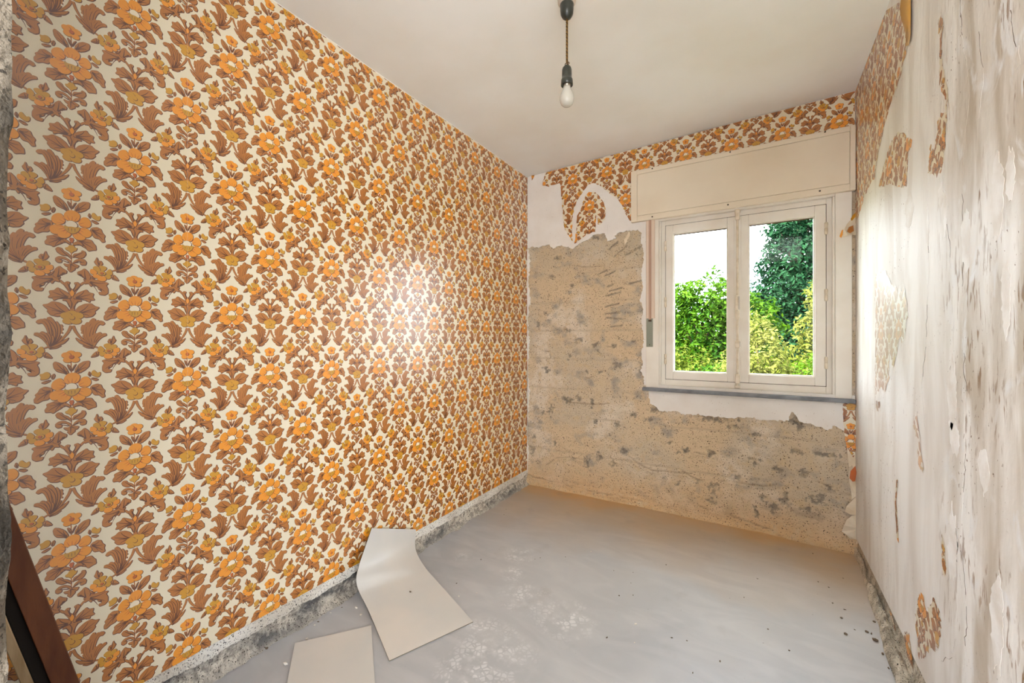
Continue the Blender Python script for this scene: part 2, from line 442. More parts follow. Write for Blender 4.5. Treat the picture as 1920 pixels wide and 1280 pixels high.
def paper(name, poly, mapper, parent, u0, v0, flip=1, h=.0006, mats=None, rot=False):
    """one piece of wallpaper: cream ground cut to poly and the print cut to the same outline"""
    P = np.asarray(poly); umin, vmin = P.min(0); umax, vmax = P.max(0)
    rt = [tuple(tuple(poly[i]) for i in t) for t in tess(poly)]
    rb = np.array([[min(p[0] for p in t), min(p[1] for p in t), max(p[0] for p in t), max(p[1] for p in t)] for t in rt])
    V, Fc, MI = [], [], []
    def emit(pl, hh, mi):
        b = len(V)
        for p in pl: V.append(mapper(p[0], p[1], hh))
        idx = tuple(range(b, b + len(pl))); Fc.append(idx); MI.append(mi)
    for t in rt: emit(t, h, 0)
    E0 = P; E1 = np.roll(P, -1, 0)
    emin = np.minimum(E0, E1); emax = np.maximum(E0, E1)
    k0 = int((umin - u0) / (RU / 2)) - 2; k1 = int((umax - u0) / (RU / 2)) + 3
    keepT, keepM, keepH = [], [], []
    for k in range(k0, k1):
        uo = u0 + k * RU / 2; vo = v0 + (k % 2) * RV / 2
        j0 = int((vmin - vo) / RV) - 2; j1 = int((vmax - vo) / RV) + 2
        for j in range(j0, j1):
            t = T_.copy(); t[:, :, 0] = t[:, :, 0] * flip + uo; t[:, :, 1] += vo + j * RV
            tmin = t.min(1); tmax = t.max(1)
            near = (tmax[:, 0] > umin) & (tmin[:, 0] < umax) & (tmax[:, 1] > vmin) & (tmin[:, 1] < vmax)
            if not near.any(): continue
            t = t[near]; tmin = tmin[near]; tmax = tmax[near]; mm = TM_[near]; hh = h + .00004 + TL_[near] * .000006
            hit = ((tmax[:, None, 0] >= emin[None, :, 0]) & (tmin[:, None, 0] <= emax[None, :, 0]) & (tmax[:, None, 1] >= emin[None, :, 1]) & (tmin[:, None, 1] <= emax[None, :, 1])).any(1)
            c = t.mean(1); ins = in_poly(c[:, 0], c[:, 1], P)
            w = ins & ~hit
            keepT.append(t[w]); keepM.append(mm[w]); keepH.append(hh[w])
            for i in np.nonzero(hit)[0]:
                for r in np.nonzero((rb[:, 2] > tmin[i, 0]) & (rb[:, 0] < tmax[i, 0]) & (rb[:, 3] > tmin[i, 1]) & (rb[:, 1] < tmax[i, 1]))[0]:
                    q = clip_convex([tuple(x) for x in t[i]], rt[r])
                    if len(q) >= 3: emit(q, hh[i], mm[i])
    if keepT:
        kt = np.concatenate(keepT); km = np.concatenate(keepM); kh = np.concatenate(keepH)
        b = len(V)
        pts = kt.reshape(-1, 2); hs = np.repeat(kh, 3)
        a = np.array(mapper(pts[:, 0], pts[:, 1], hs), dtype=object)
        a = np.stack([np.broadcast_to(np.asarray(x, dtype=float), (len(pts),)) for x in mapper(pts[:, 0], pts[:, 1], hs)], 1)
        V += [tuple(x) for x in a.tolist()]
        Fc += [(b + 3 * i, b + 3 * i + 1, b + 3 * i + 2) for i in range(len(kt))]; MI += km.tolist()
    return mesh_obj(name, V, Fc, mats or PAPER, parent, MI)

# ------------------------------------------------------------------ materials
def pap(n, c): return mat(n, c, rough=.33, spec=.85, coat=.55, bump=.05, bscale=220, bdist=.001)
PAPER = [pap('paper cream', srgb(233, 221, 193)), pap('print brown', srgb(182, 113, 44)), pap('print orange', srgb(236, 152, 34)),
         pap('print ochre', srgb(207, 150, 34)), pap('print dark brown', srgb(96, 46, 12)), pap('print cream', srgb(240, 226, 200)), pap('print rust', srgb(196, 96, 24))]
GLARED = [pap('glare washed cream', srgb(240, 232, 222)), pap('glare washed brown', srgb(204, 172, 150)), pap('glare washed orange', srgb(226, 186, 150)),  # print paled towards white to paint in glare and bloom near the window
         pap('glare washed ochre', srgb(214, 188, 152)), pap('glare washed dark', srgb(184, 146, 122)), pap('glare washed print cream', srgb(242, 234, 224)), pap('glare washed rust', srgb(208, 166, 140))]
M = {}
M['ceiling'] = mat('ceiling paint', srgb(243, 241, 236), .75, .3, col2=srgb(238, 234, 226), scale=2, bump=.15, bscale=140, bdist=.001)
M['plaster'] = mat('white plaster', srgb(238, 232, 224), .7, .3, col2=srgb(231, 223, 213), scale=5, bump=.2, bscale=90, bdist=.002, speck=(srgb(170, 150, 125), 120, .70, .76))
M['jamb'] = mat('broken masonry', srgb(110, 100, 86), .95, .15, bump=.6, bscale=50, bdist=.006)
M['core'] = mat('wall core', srgb(170, 155, 135), .9, .2, bump=.5, bscale=40, bdist=.006)
M['rough'] = mat('stripped wall', srgb(196, 166, 124), .88, .25, attr='Col', col2=srgb(206, 183, 148), scale=22, lo=.5, hi=.72,
                 bump=.75, bscale=75, bdist=.006, speck=(srgb(84, 70, 56), 150, .61, .66))
M['scar'] = mat('skirting scar mortar', srgb(190, 178, 158), .92, .2, attr='Col', bump=1.0, bscale=95, bdist=.010, speck=(srgb(62, 56, 48), 200, .595, .64))
M['white_paint'] = mat('white gloss paint', srgb(240, 233, 220), .38, .45, col2=srgb(231, 221, 205), scale=5, bump=.06, bscale=40, bdist=.001)
M['box_paint'] = mat('cream paint', srgb(236, 222, 198), .45, .4, col2=srgb(230, 214, 188), scale=3, bump=.08, bscale=50, bdist=.001)
M['hardware'] = mat('aged cream hardware', srgb(232, 218, 195), .35, .5, col2=srgb(214, 197, 168), scale=30)
M['gap'] = mat('dark joint', srgb(96, 80, 62), .8, .2)
M['slate'] = mat('grey slate sill', srgb(128, 129, 132), .5, .4, col2=srgb(104, 105, 108), scale=14, bump=.2)
M['strap'] = mat('shutter strap webbing', srgb(201, 168, 146), .8, .2, col2=srgb(176, 140, 118), scale=2, stretch=(60, 60, .6), bump=.3, bscale=300)
M['strap_board'] = mat('pinkish board', srgb(224, 202, 180), .6, .3)
M['plate'] = mat('grey green winder plate', srgb(146, 148, 132), .45, .5, metallic=.2)
M['steel'] = mat('dull steel', srgb(150, 145, 140), .5, .4, metallic=.3)
M['screw'] = mat('dark screw', srgb(92, 78, 62), .5, .5, metallic=.5)
M['bakelite'] = mat('dark bakelite', srgb(46, 48, 42), .28, .5, col2=srgb(60, 60, 50), scale=20)
M['rose'] = mat('pale ceiling rose', srgb(205, 190, 172), .5, .4)
M['cord_a'] = mat('gold braided cord', srgb(124, 94, 46), .8, .2)
M['cord_b'] = mat('brown braided cord', srgb(86, 62, 34), .8, .2)
M['cap'] = mat('bulb cap metal', srgb(190, 180, 160), .35, .5, metallic=.8)
M['bulb'] = mat('opal bulb glass', srgb(192, 187, 174), .18, .5)
M['vinyl'] = mat('pale grey vinyl', srgb(203, 200, 194), .30, .5, col2=srgb(214, 207, 198), scale=3, bump=.03, bscale=20)
M['vinyl_back'] = mat('vinyl underside', srgb(120, 112, 98), .8, .3)
M['brown_wood'] = mat('brown painted wood', srgb(112, 64, 36), .55, .35, col2=srgb(88, 47, 25), scale=5, stretch=(6, 6, 1), bump=.2, bscale=40)
M['black_wood'] = mat('black rebate', srgb(30, 24, 19), .7, .3)  # recessed bar of the post, coloured plain black
M['raw_wood'] = mat('raw pale wood', srgb(176, 152, 118), .75, .25, col2=srgb(150, 124, 90), scale=6, stretch=(8, 8, 1), bump=.2)
M['chip'] = mat('dark crumb', srgb(120, 104, 86), .9, .2, col2=srgb(84, 72, 58), scale=60)
M['chip_w'] = mat('white crumb', srgb(226, 220, 208), .85, .2)
M['torn'] = mat('torn paper back', srgb(234, 220, 196), .75, .25, col2=srgb(222, 202, 170), scale=12, bump=.1)
M['outer'] = mat('outer render', srgb(205, 200, 190), .9, .2, bump=.4)
M['ground'] = mat('garden soil and grass', srgb(70, 84, 40), .95, .1, col2=srgb(104, 96, 58), scale=1.5)
M['bark'] = mat('bark', srgb(84, 70, 54), .9, .2, col2=srgb(60, 50, 38), scale=20, bump=.6)

def leaf_mat(name, ca, cb, trans):
    m = bpy.data.materials.new(name); m.use_nodes = True
    nt = m.node_tree; N, L = nt.nodes, nt.links; N.clear()
    a = N.new('ShaderNodeAttribute'); a.attribute_name = 'Col'
    x = N.new('ShaderNodeMix'); x.data_type = 'RGBA'; x.inputs[6].default_value = ca; x.inputs[7].default_value = cb
    L.new(a.outputs['Fac'], x.inputs[0])
    d = N.new('ShaderNodeBsdfPrincipled'); d.inputs['Roughness'].default_value = .7; d.inputs['Specular IOR Level'].default_value = .08
    L.new(x.outputs[2], d.inputs['Base Color'])
    t = N.new('ShaderNodeBsdfTranslucent'); L.new(x.outputs[2], t.inputs['Color'])
    s = N.new('ShaderNodeMixShader'); s.inputs[0].default_value = trans
    o = N.new('ShaderNodeOutputMaterial')
    L.new(d.outputs[0], s.inputs[1]); L.new(t.outputs[0], s.inputs[2]); L.new(s.outputs[0], o.inputs['Surface'])
    return m

def glass_mat():
    m = bpy.data.materials.new('window glass'); m.use_nodes = True
    nt = m.node_tree; N, L = nt.nodes, nt.links; N.clear()
    t = N.new('ShaderNodeBsdfTransparent'); t.inputs['Color'].default_value = (.95, .97, .96, 1)
    g = N.new('ShaderNodeBsdfGlossy'); g.inputs['Roughness'].default_value = .02
    f = N.new('ShaderNodeLayerWeight'); f.inputs['Blend'].default_value = .5
    e = N.new('ShaderNodeMath'); e.operation = 'POWER'; e.inputs[1].default_value = 5; L.new(f.outputs['Facing'], e.inputs[0])
    e2 = N.new('ShaderNodeMath'); e2.operation = 'MULTIPLY_ADD'; e2.inputs[1].default_value = .9; e2.inputs[2].default_value = .014; L.new(e.outputs[0], e2.inputs[0])
    s = N.new('ShaderNodeMixShader'); o = N.new('ShaderNodeOutputMaterial')
    L.new(e2.outputs[0], s.inputs[0]); L.new(t.outputs[0], s.inputs[1]); L.new(g.outputs[0], s.inputs[2]); L.new(s.outputs[0], o.inputs['Surface'])
    return m
M['glass'] = glass_mat()

def floor_mat():
    m = bpy.data.materials.new('grey floor covering'); m.use_nodes = True
    nt = m.node_tree; N, L = nt.nodes, nt.links; p = N['Principled BSDF']
    t = N.new('ShaderNodeTexCoord'); P = t.outputs['Object']
    def noise(sc, det=5, vec=P, dist=0):
        n = N.new('ShaderNodeTexNoise'); n.inputs['Scale'].default_value = sc; n.inputs['Detail'].default_value = det; n.inputs['Distortion'].default_value = dist
        L.new(vec, n.inputs['Vector']); return n.outputs['Fac']
    def rng(v, a, b, c=0, d=1):
        r = N.new('ShaderNodeMapRange'); r.inputs[1].default_value = a; r.inputs[2].default_value = b; r.inputs[3].default_value = c; r.inputs[4].default_value = d
        L.new(v, r.inputs[0]); return r.outputs[0]
    def mth(op, a, b):
        q = N.new('ShaderNodeMath'); q.operation = op
        for i, v in enumerate((a, b)):
            if isinstance(v, (int, float)): q.inputs[i].default_value = v
            else: L.new(v, q.inputs[i])
        return q.outputs[0]
    def mix(f, a, b):
        x = N.new('ShaderNodeMix'); x.data_type = 'RGBA'; L.new(f, x.inputs[0])
        for i, v in ((6, a), (7, b)):
            if isinstance(v, tuple): x.inputs[i].default_value = v
            else: L.new(v, x.inputs[i])
        return x.outputs[2]
    def blob(cx, cy, r0, r1):
        d = N.new('ShaderNodeVectorMath'); d.operation = 'DISTANCE'; d.inputs[1].default_value = (cx, cy, 0)
        L.new(P, d.inputs[0]); return rng(d.outputs['Value'], r0, r1, 1, 0)
    base = mix(rng(noise(1.3, 4), .35, .65), srgb(170, 170, 171), srgb(186, 186, 187))
    # pale dust film with wiped swirls
    sw = N.new('ShaderNodeMapping'); sw.inputs['Rotation'].default_value = (0, 0, .5); sw.inputs['Scale'].default_value = (1, 2.4, 1); L.new(P, sw.inputs['Vector'])
    dust = mth('MULTIPLY', rng(noise(3.2, 6, sw.outputs[0], 1.2), .42, .68), .36)
    c = mix(dust, base, srgb(206, 204, 202))
    # chalky boot prints: broken lugs inside a few trodden patches
    v = N.new('ShaderNodeTexVoronoi'); v.feature = 'DISTANCE_TO_EDGE'; v.inputs['Scale'].default_value = 50; L.new(P, v.inputs['Vector'])
    lug = rng(v.outputs['Distance'], .10, .16)
    lug = mth('MULTIPLY', lug, rng(noise(13, 3), .46, .56))
    tr = None
    for px, py, r in ((985, 1120, .12), (960, 1075, .07), (925, 1225, .16), (880, 1255, .12), (1060, 1160, .13), (975, 1040, .09), (870, 1045, .05), (900, 1180, .09)):
        x, y = FL(px, py); b = blob(x, y, r * .3, r * 1.15); tr = b if tr is None else mth('MAXIMUM', tr, b)
    c = mix(mth('MULTIPLY', mth('MULTIPLY', lug, tr), .62), c, srgb(226, 225, 224))
    c = mix(mth('MULTIPLY', mth('MULTIPLY', tr, rng(noise(26, 4), .45, .7)), .4), c, srgb(218, 217, 216))
    # sandy dust fallen from the stripped wall
    sp = N.new('ShaderNodeSeparateXYZ'); L.new(P, sp.inputs[0])
    edge = mth('ADD', sp.outputs['Y'], mth('MULTIPLY', mth('SUBTRACT', noise(2.2, 5), .5), .9))
    c = mix(rng(edge, 2.05, 3.0, 0, .85), c, srgb(196, 163, 118))
    c = mix(mth('MULTIPLY', rng(edge, 2.75, 3.05), .7), c, srgb(214, 166, 104))
    # small dark dirt
    c = mix(mth('MULTIPLY', rng(noise(70, 2), .74, .78), .6), c, srgb(112, 102, 92))
    c = mix(mth('MULTIPLY', rng(noise(5, 8), .62, .72), .22), c, srgb(140, 134, 126))
    L.new(c, p.inputs['Base Color'])
    L.new(rng(noise(4, 5), .3, .7, .38, .62), p.inputs['Roughness'])
    p.inputs['Specular IOR Level'].default_value = .45
    b = N.new('ShaderNodeBump'); b.inputs['Strength'].default_value = .05; b.inputs['Distance'].default_value = .003
    L.new(noise(9, 6), b.inputs['Height']); L.new(b.outputs[0], p.inputs['Normal'])
    return m
M['floor'] = floor_mat()

def right_mat():
    """paste and skim left after stripping: vertical smears, brown specks and stains"""
    m = bpy.data.materials.new('scraped skim coat'); m.use_nodes = True
    nt = m.node_tree; N, L = nt.nodes, nt.links; p = N['Principled BSDF']
    t = N.new('ShaderNodeTexCoord'); P = t.outputs['Object']
    def mapped(s):
        q = N.new('ShaderNodeMapping'); q.inputs['Scale'].default_value = s; L.new(P, q.inputs['Vector']); return q.outputs[0]
    def noise(vec, sc, det=5, dist=0):
        n = N.new('ShaderNodeTexNoise'); n.inputs['Scale'].default_value = sc; n.inputs['Detail'].default_value = det; n.inputs['Distortion'].default_value = dist
        L.new(vec, n.inputs['Vector']); return n.outputs['Fac']
    def rng(v, a, b, c=0, d=1):
        r = N.new('ShaderNodeMapRange'); r.inputs[1].default_value = a; r.inputs[2].default_value = b; r.inputs[3].default_value = c; r.inputs[4].default_value = d
        L.new(v, r.inputs[0]); return r.outputs[0]
    def mul(a, b):
        q = N.new('ShaderNodeMath'); q.operation = 'MULTIPLY'
        for i, v in enumerate((a, b)):
            if isinstance(v, (int, float)): q.inputs[i].default_value = v
            else: L.new(v, q.inputs[i])
        return q.outputs[0]
    def mix(f, a, b):
        x = N.new('ShaderNodeMix'); x.data_type = 'RGBA'; L.new(f, x.inputs[0])
        for i, v in ((6, a), (7, b)):
            if isinstance(v, tuple): x.inputs[i].default_value = v
            else: L.new(v, x.inputs[i])
        return x.outputs[2]
    st = mapped((1, 1.0, .22)); P1 = mapped((1, 1, .7))
    sp = N.new('ShaderNodeSeparateXYZ'); L.new(P, sp.inputs[0])
    bare = rng(sp.outputs['Y'], 1.75, 1.50)                 # towards the door the wall is scraped to the skim
    c = mix(rng(noise(st, 7, 6, .6), .42, .66), srgb(236, 232, 226), srgb(214, 205, 194))
    c = mix(mul(bare, rng(noise(st, 11, 6, .4), .40, .62)), c, srgb(190, 177, 160))
    c = mix(mul(bare, rng(noise(P1, 9, 7, 1.0), .56, .66)), c, srgb(228, 226, 224))
    c = mix(mul(bare, mul(rng(noise(P1, 5, 4), .47, .60), rng(noise(st, 62, 4, .6), .56, .63))), c, srgb(140, 108, 76))
    c = mix(mul(rng(noise(P, 3, 3), .5, .62), rng(noise(P1, 95, 3, .3), .66, .70)), c, srgb(120, 94, 70))
    L.new(c, p.inputs['Base Color']); p.inputs['Roughness'].default_value = .55; p.inputs['Specular IOR Level'].default_value = .35
    b = N.new('ShaderNodeBump'); b.inputs['Strength'].default_value = .55; b.inputs['Distance'].default_value = .008
    L.new(noise(st, 14, 7, .8), b.inputs['Height'])
    b2 = N.new('ShaderNodeBump'); b2.inputs['Strength'].default_value = .35; b2.inputs['Distance'].default_value = .003
    L.new(noise(P1, 60, 5, .5), b2.inputs['Height']); L.new(b.outputs[0], b2.inputs['Normal']); L.new(b2.outputs[0], p.inputs['Normal'])
    return m
M['skim'] = right_mat()
M['flake'] = mat('lifted skim flake', srgb(238, 234, 229), .6, .3, col2=srgb(222, 214, 204), scale=15, bump=.3, bscale=60)

# ------------------------------------------------------------------ structure
floor = box('floor', -2.1, 1.7, -2.7, YB + .02, -.12, 0, M['floor'], kind='structure')
zc0, zc1 = ceil_z(-2.1), ceil_z(1.7)
ceiling = mesh_obj('ceiling', [(-2.1, -2.7, zc0), (1.7, -2.7, zc1), (1.7, 3.25, zc1), (-2.1, 3.25, zc0), (-2.1, -2.7, 2.9), (1.7, -2.7, 2.9), (1.7, 3.25, 2.9), (-2.1, 3.25, 2.9)],
                   [(0, 3, 2, 1), (4, 5, 6, 7), (0, 1, 5, 4), (1, 2, 6, 5), (2, 3, 7, 6), (3, 0, 4, 7)], M['ceiling'], kind='structure')

def plate(name, poly, mapper, h0, h1, m, parent, kind=None):
    n = len(poly); V = [mapper(u, v, h1) for u, v in poly] + [mapper(u, v, h0) for u, v in poly]
    Fc = tess(poly) + [(i, (i + 1) % n, n + (i + 1) % n, n + i) for i in range(n)]
    return mesh_obj(name, V, Fc, m, parent, kind=kind)
def grid_band(name, us, vs, fn, m, parent, kind=None):
    """fn(U, V) -> (X, Y, Z, colour) on a grid"""
    U, V = np.meshgrid(us, vs); X, Y, Z, col = fn(U, V)
    n = len(us); k = len(vs)
    I = np.arange(n * k).reshape(k, n)
    q = np.stack([I[:-1, :-1], I[:-1, 1:], I[1:, 1:], I[1:, :-1]], -1).reshape(-1, 4)
    return mesh_obj(name, np.stack([X, Y, Z], -1).reshape(-1, 3).tolist(), q.tolist(), m, parent, smooth=True, kind=kind, cols=col.reshape(-1, 4))

def mixc(a, b, f):
    a = np.asarray(a); b = np.asarray(b); f = np.clip(f, 0, 1)[..., None]; return a * (1 - f) + b * f

# --- left wall
wall_left = boxes('wall_left', [(-2.1, XL - .03, YF - .15, 3.25, 0, 2.6), (XL - .03, XL, YF - .15, YB + .1, .122, 2.56)], M['plaster'], kind='structure')
u0L, v0L = .4805, 1.2615
y_s = u0L - .4031                                         # seam on a column axis
L0 = .112
strip0 = None
for k in range(6):
    a = y_s + k * 2 * RU; b = a + 2 * RU
    if k == 5:
        s = paper('wallpaper_strip', [(a + .00015, L0), (YB - .004, L0), (YB - .004, 2.495), (a + .00015, 2.495)], m_left, wall_left, u0L, v0L)
    elif strip0 is None:
        s = strip0 = paper('wallpaper_strip', [(a + .00015, L0), (b - .00015, L0), (b - .00015, 2.495), (a + .00015, 2.495)], m_left, wall_left, u0L, v0L)
    else:
        s = strip0.copy(); C.objects.link(s); s.location = (0, k * 2 * RU, 0)
def scar_left(U, V):
    n = fbm(U * 30, V * 30 + 7, 3, 5); n2 = fbm(U * 7, V * 9, 11, 3); top = .100 + .02 * (fbm(U * 14, U * 0, 5, 4) - .5)
    lip = top - .028 - .030 * (fbm(U * 6, U * 0 + 3, 9, 3) - .5)
    h = np.where(V > lip, .003 + .003 * n, -.012 + .030 * n - .012 * n2)
    h = h + .035 * np.exp(-V / .016) * (.5 + n2); h = np.where(V > top + .004, -.004, h)
    nb = fbm(U * 85, V * 85, 25, 3, gain=.7)
    c = mixc((.66, .60, .50, 1), (.34, .30, .25, 1), (nb - .42) * 5)
    c = mixc(c, (.13, .125, .12, 1), (fbm(U * 4.5, V * 10, 21, 4) - .50) * 6 * (.4 + nb))
    c = np.where((V > lip)[..., None], mixc((.84, .80, .72, 1), (.66, .60, .51, 1), (n2 - .4) * 3), c)
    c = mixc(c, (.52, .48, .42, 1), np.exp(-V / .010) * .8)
    return XL + h, U, np.maximum(V, .001), c
grid_band('skirting_scar', np.arange(YF - .02, YB + .005, .004), np.linspace(0, .124, 36), scar_left, M['scar'], wall_left)

# --- right wall
wall_right = boxes('wall_right', [(XR + .03, 1.7, YF - .15, 3.25, 0, 2.6), (XR, XR + .03, YF - .15, YB + .1, .075, 2.6)], M['skim'], kind='structure')
def scar_right(U, V):                                     # V: 0 at the floor edge .. 1 at the wall
    n = fbm(U * 34, V * 4, 31, 5); n2 = fbm(U * 8, V * 2, 37, 3)
    e = .385 + .02 * n2 + .045 * np.clip((U - 1.9) / 1.0, 0, 1)
    X = e + (XR + .012 - e) * V
    Z = .001 + (.012 + .045 * n) * np.sin(np.clip(V * 1.25, 0, 1) * math.pi) ** .6 * (.4 + n2) + np.clip(V - .72, 0, 1) * .34
    c = mixc((.62, .55, .44, 1), (.30, .26, .20, 1), (n - .35) * 2.6)
    c = mixc(c, (.70, .53, .34, 1), np.clip((U - 2.3) / .6, 0, 1) * .6)
    return X, U, Z, c
grid_band('rubble_edge', np.arange(YF - .05, YB - .01, .006), np.linspace(0, 1, 18), scar_right, M['scar'], floor, kind='stuff')

PR = lambda *p: [RW(*q) for q in p]
uR, vR = 2.78, 2.33
def right_paper(px, amp=.006, step=.02, seed=1, mats=None, edges=None, h=.0008):
    P = ragged(PR(*px), amp, step, seed, edges=edges)
    P = [(min(u, YB - .003), min(v, ceil_z(XR) - .004)) for u, v in P]
    return paper('wallpaper_remnant', P, m_right, wall_right, uR, vR, flip=-1, mats=mats, h=h)
right_paper([(1604, 150), (1662, -10), (1708, -10), (1705, 40), (1700, 100), (1690, 140), (1672, 190), (1660, 230), (1650, 275), (1645, 300), (1640, 335), (1628, 352), (1619, 378), (1610, 405), (1604, 420)], .004, .02, 3, edges=set(range(3, 14)))
right_paper([(1648, 350), (1656, 318), (1664, 285), (1673, 262), (1686, 246), (1698, 252), (1711, 262), (1709, 276), (1704, 284), (1702, 320), (1700, 350), (1690, 352), (1670, 345)], .004, .015, 5)
right_paper([(1765, 20), (1770, 45), (1766, 75), (1768, 110), (1771, 140), (1776, 160), (1779, 185), (1774, 210), (1772, 180), (1762, 152), (1762, 120), (1763, 75), (1759, 45)], .005, .012, 7)
right_paper([(1758, 228), (1768, 212), (1776, 210), (1774, 250), (1771, 300), (1764, 325), (1752, 330), (1740, 325), (1742, 300), (1746, 270), (1752, 282), (1757, 255)], .005, .012, 9)
right_paper([(1641, 520), (1660, 505), (1676, 540), (1698, 545), (1702, 570), (1700, 600), (1692, 655), (1688, 630), (1676, 690), (1668, 660), (1666, 715), (1660, 735), (1652, 725), (1642, 740), (1641, 680), (1642, 600)], .008, .02, 11, mats=GLARED)
right_paper([(1642, 752), (1650, 752), (1652, 770), (1645, 770)], .003, .012, 13, mats=GLARED)
right_paper([(1716, 1150), (1724, 1112), (1732, 1118), (1738, 1145), (1752, 1120), (1760, 1140), (1766, 1165), (1764, 1195), (1754, 1222), (1742, 1215), (1734, 1232), (1722, 1228), (1720, 1190)], .006, .012, 15)
right_paper([(1695, 1190), (1705, 1185), (1712, 1240), (1714, 1270), (1704, 1240)], .004, .012, 17)
right_paper([(1678, 945), (1681, 900), (1684, 900), (1681, 940), (1684, 985), (1686, 1018), (1682, 1010), (1680, 975)], .002, .01, 19)
right_paper([(1766, 1000), (1771, 1020), (1774, 1050), (1776, 1065), (1772, 1082), (1768, 1078), (1767, 1045), (1765, 1020)], .003, .01, 21)
right_paper([(1718, 770), (1723, 800), (1726, 835), (1733, 880), (1730, 885), (1722, 870), (1720, 820), (1712, 795)], .003, .01, 25, mats=GLARED)
right_paper([(1668, 1145), (1672, 1150), (1681, 1185), (1678, 1180)], .001, .01, 27)

# lifted edges and flakes of the skim coat
def lip(path, width, rise, seed, side=1):
    P = ragged(path, .0035, .016, seed, closed=False); rnd = random.Random(seed)
    Q = [(u + width * (.6 + .5 * rnd.random()), v) for u, v in P]
    plate('skim_edge', P + Q[::-1], m_right, 0, .0004, M['skim'], wall_right)
    n = len(P)
    for a in range(0, n - 8, 9):
        if rnd.random() < .6:
            k = P[a:a + 8]; plate('skim_crack', [(u - .0006, v) for u, v in k] + [(u - .0006 - .0022 * rnd.random(), v) for u, v in k[::-1]], m_right, 0, .0004, M['gap'], wall_right)
lip(PR((1800, 0), (1802, 60), (1815, 130), (1818, 180), (1810, 250), (1806, 320), (1804, 400), (1806, 470), (1805, 560), (1808, 640), (1806, 690), (1812, 720), (1808, 775), (1810, 860), (1806, 930), (1801, 1010), (1808, 1090), (1812, 1150), (1810, 1210), (1805, 1279)), .028, .005, 41, side=-1)
lip(PR((1775, 420), (1782, 470), (1779, 540), (1786, 620), (1782, 700), (1792, 760), (1788, 850), (1784, 900)), .02, .004, 43, side=-1)
lip(PR((1740, 330), (1738, 420), (1742, 500), (1738, 580), (1736, 650), (1728, 720), (1734, 800)), .02, .003, 45, side=-1)
lip(PR((1894, 20), (1900, 70), (1910, 100), (1913, 120)), .02, .006, 47, side=-1)
lip(PR((1835, 60), (1838, 100), (1844, 150), (1836, 220)), .02, .004, 49, side=-1)
lip(PR((1790, 985), (1795, 1010), (1792, 1060), (1785, 1080)), .02, .006, 51, side=-1)
lip(PR((1765, 1238), (1785, 1232), (1795, 1222), (1792, 1240)), .02, .008, 53, side=-1)
for i, (a, b, rx, rz) in enumerate(((1811, 450, .03, .075), (1765, 365, .022, .035), (1772, 400, .012, .07), (1740, 430, .012, .07), (1785, 740, .03, .10), (1790, 820, .03, .05), (1870, 380, .03, .10), (1895, 330, .02, .06), (1785, 1015, .03, .10), (1886, 560, .02, .08), (1870, 1160, .03, .11), (1845, 880, .025, .06), (1705, 395, .05, .06))):
    u, v = RW(a, b); rnd = random.Random(100 + i)
    P = [(u + rx * math.cos(t) * (.7 + .5 * rnd.random()), v + rz * math.sin(t) * (.7 + .5 * rnd.random())) for t in [2 * math.pi * k / 16 for k in range(16)]]
    plate('skim_flake', ragged(P, .003, .012, i), m_right, 0, .0006, M['flake'], wall_right)

# --- front wall with the broken door opening the camera stands in
wall_front = boxes('wall_front', [(-2.0, -.585, -.07, YF - .012, 0, 2.6), (.42, 1.7, -.07, YF, 0, 2.6), (-.575, .42, -.07, YF, 2.42, 2.6)], M['jamb'], kind='structure')
def jamb(U, V):
    n = fbm(U * 60, V * 22, 61, 5); n2 = fbm(U * 18, V * 8, 67, 3)
    X = -.575 + .004 + .022 * n + .012 * n2
    e = np.clip((U - (YF - .012)) / .012, 0, 1); X = X - e * .004 * (1 + n)
    c = mixc((.14, .115, .085, 1), (.04, .034, .026, 1), (n - .42) * 4); c = mixc(c, (.21, .175, .13, 1), (n2 - .55) * 5)
    return X, U + .006 * (n - .5), V, c
grid_band('broken_jamb', np.linspace(-.07, YF - .0025, 30), np.arange(0, 2.42, .006), jamb, M['scar'], wall_front)

# --- added unseen hall behind the camera, its invented windows bring in fill daylight
HW = (-2.2, -.45, .25, 2.35)                              # y0, y1, z0, z1 of both added side openings
boxes('wall_added_hall_right', [(1.6, 1.7, -2.7, HW[0], 0, 2.6), (1.6, 1.7, HW[1], -.07, 0, 2.6), (1.6, 1.7, HW[0], HW[1], 0, HW[2]), (1.6, 1.7, HW[0], HW[1], HW[3], 2.6)], M['plaster'], kind='structure')
boxes('wall_added_hall_left', [(-2.1, -2.0, -2.7, HW[0], 0, 2.6), (-2.1, -2.0, HW[1], -.07, 0, 2.6), (-2.1, -2.0, HW[0], HW[1], 0, HW[2]), (-2.1, -2.0, HW[0], HW[1], HW[3], 2.6)], M['plaster'], kind='structure')
boxes('wall_added_hall_back', [(-2.1, -1.95, -2.8, -2.7, -.1, 2.9), (-.95, .68, -2.8, -2.7, -.1, 2.9), (1.55, 1.7, -2.8, -2.7, -.1, 2.9), (-1.95, -.95, -2.8, -2.7, 2.42, 2.9), (.68, 1.55, -2.8, -2.7, 2.42, 2.9), (-1.95, -.95, -2.8, -2.7, -.1, .1), (.68, 1.55, -2.8, -2.7, -.1, .1)], M['jamb'], kind='structure')  # end openings added for frontal light; dark middle keeps pane reflections down

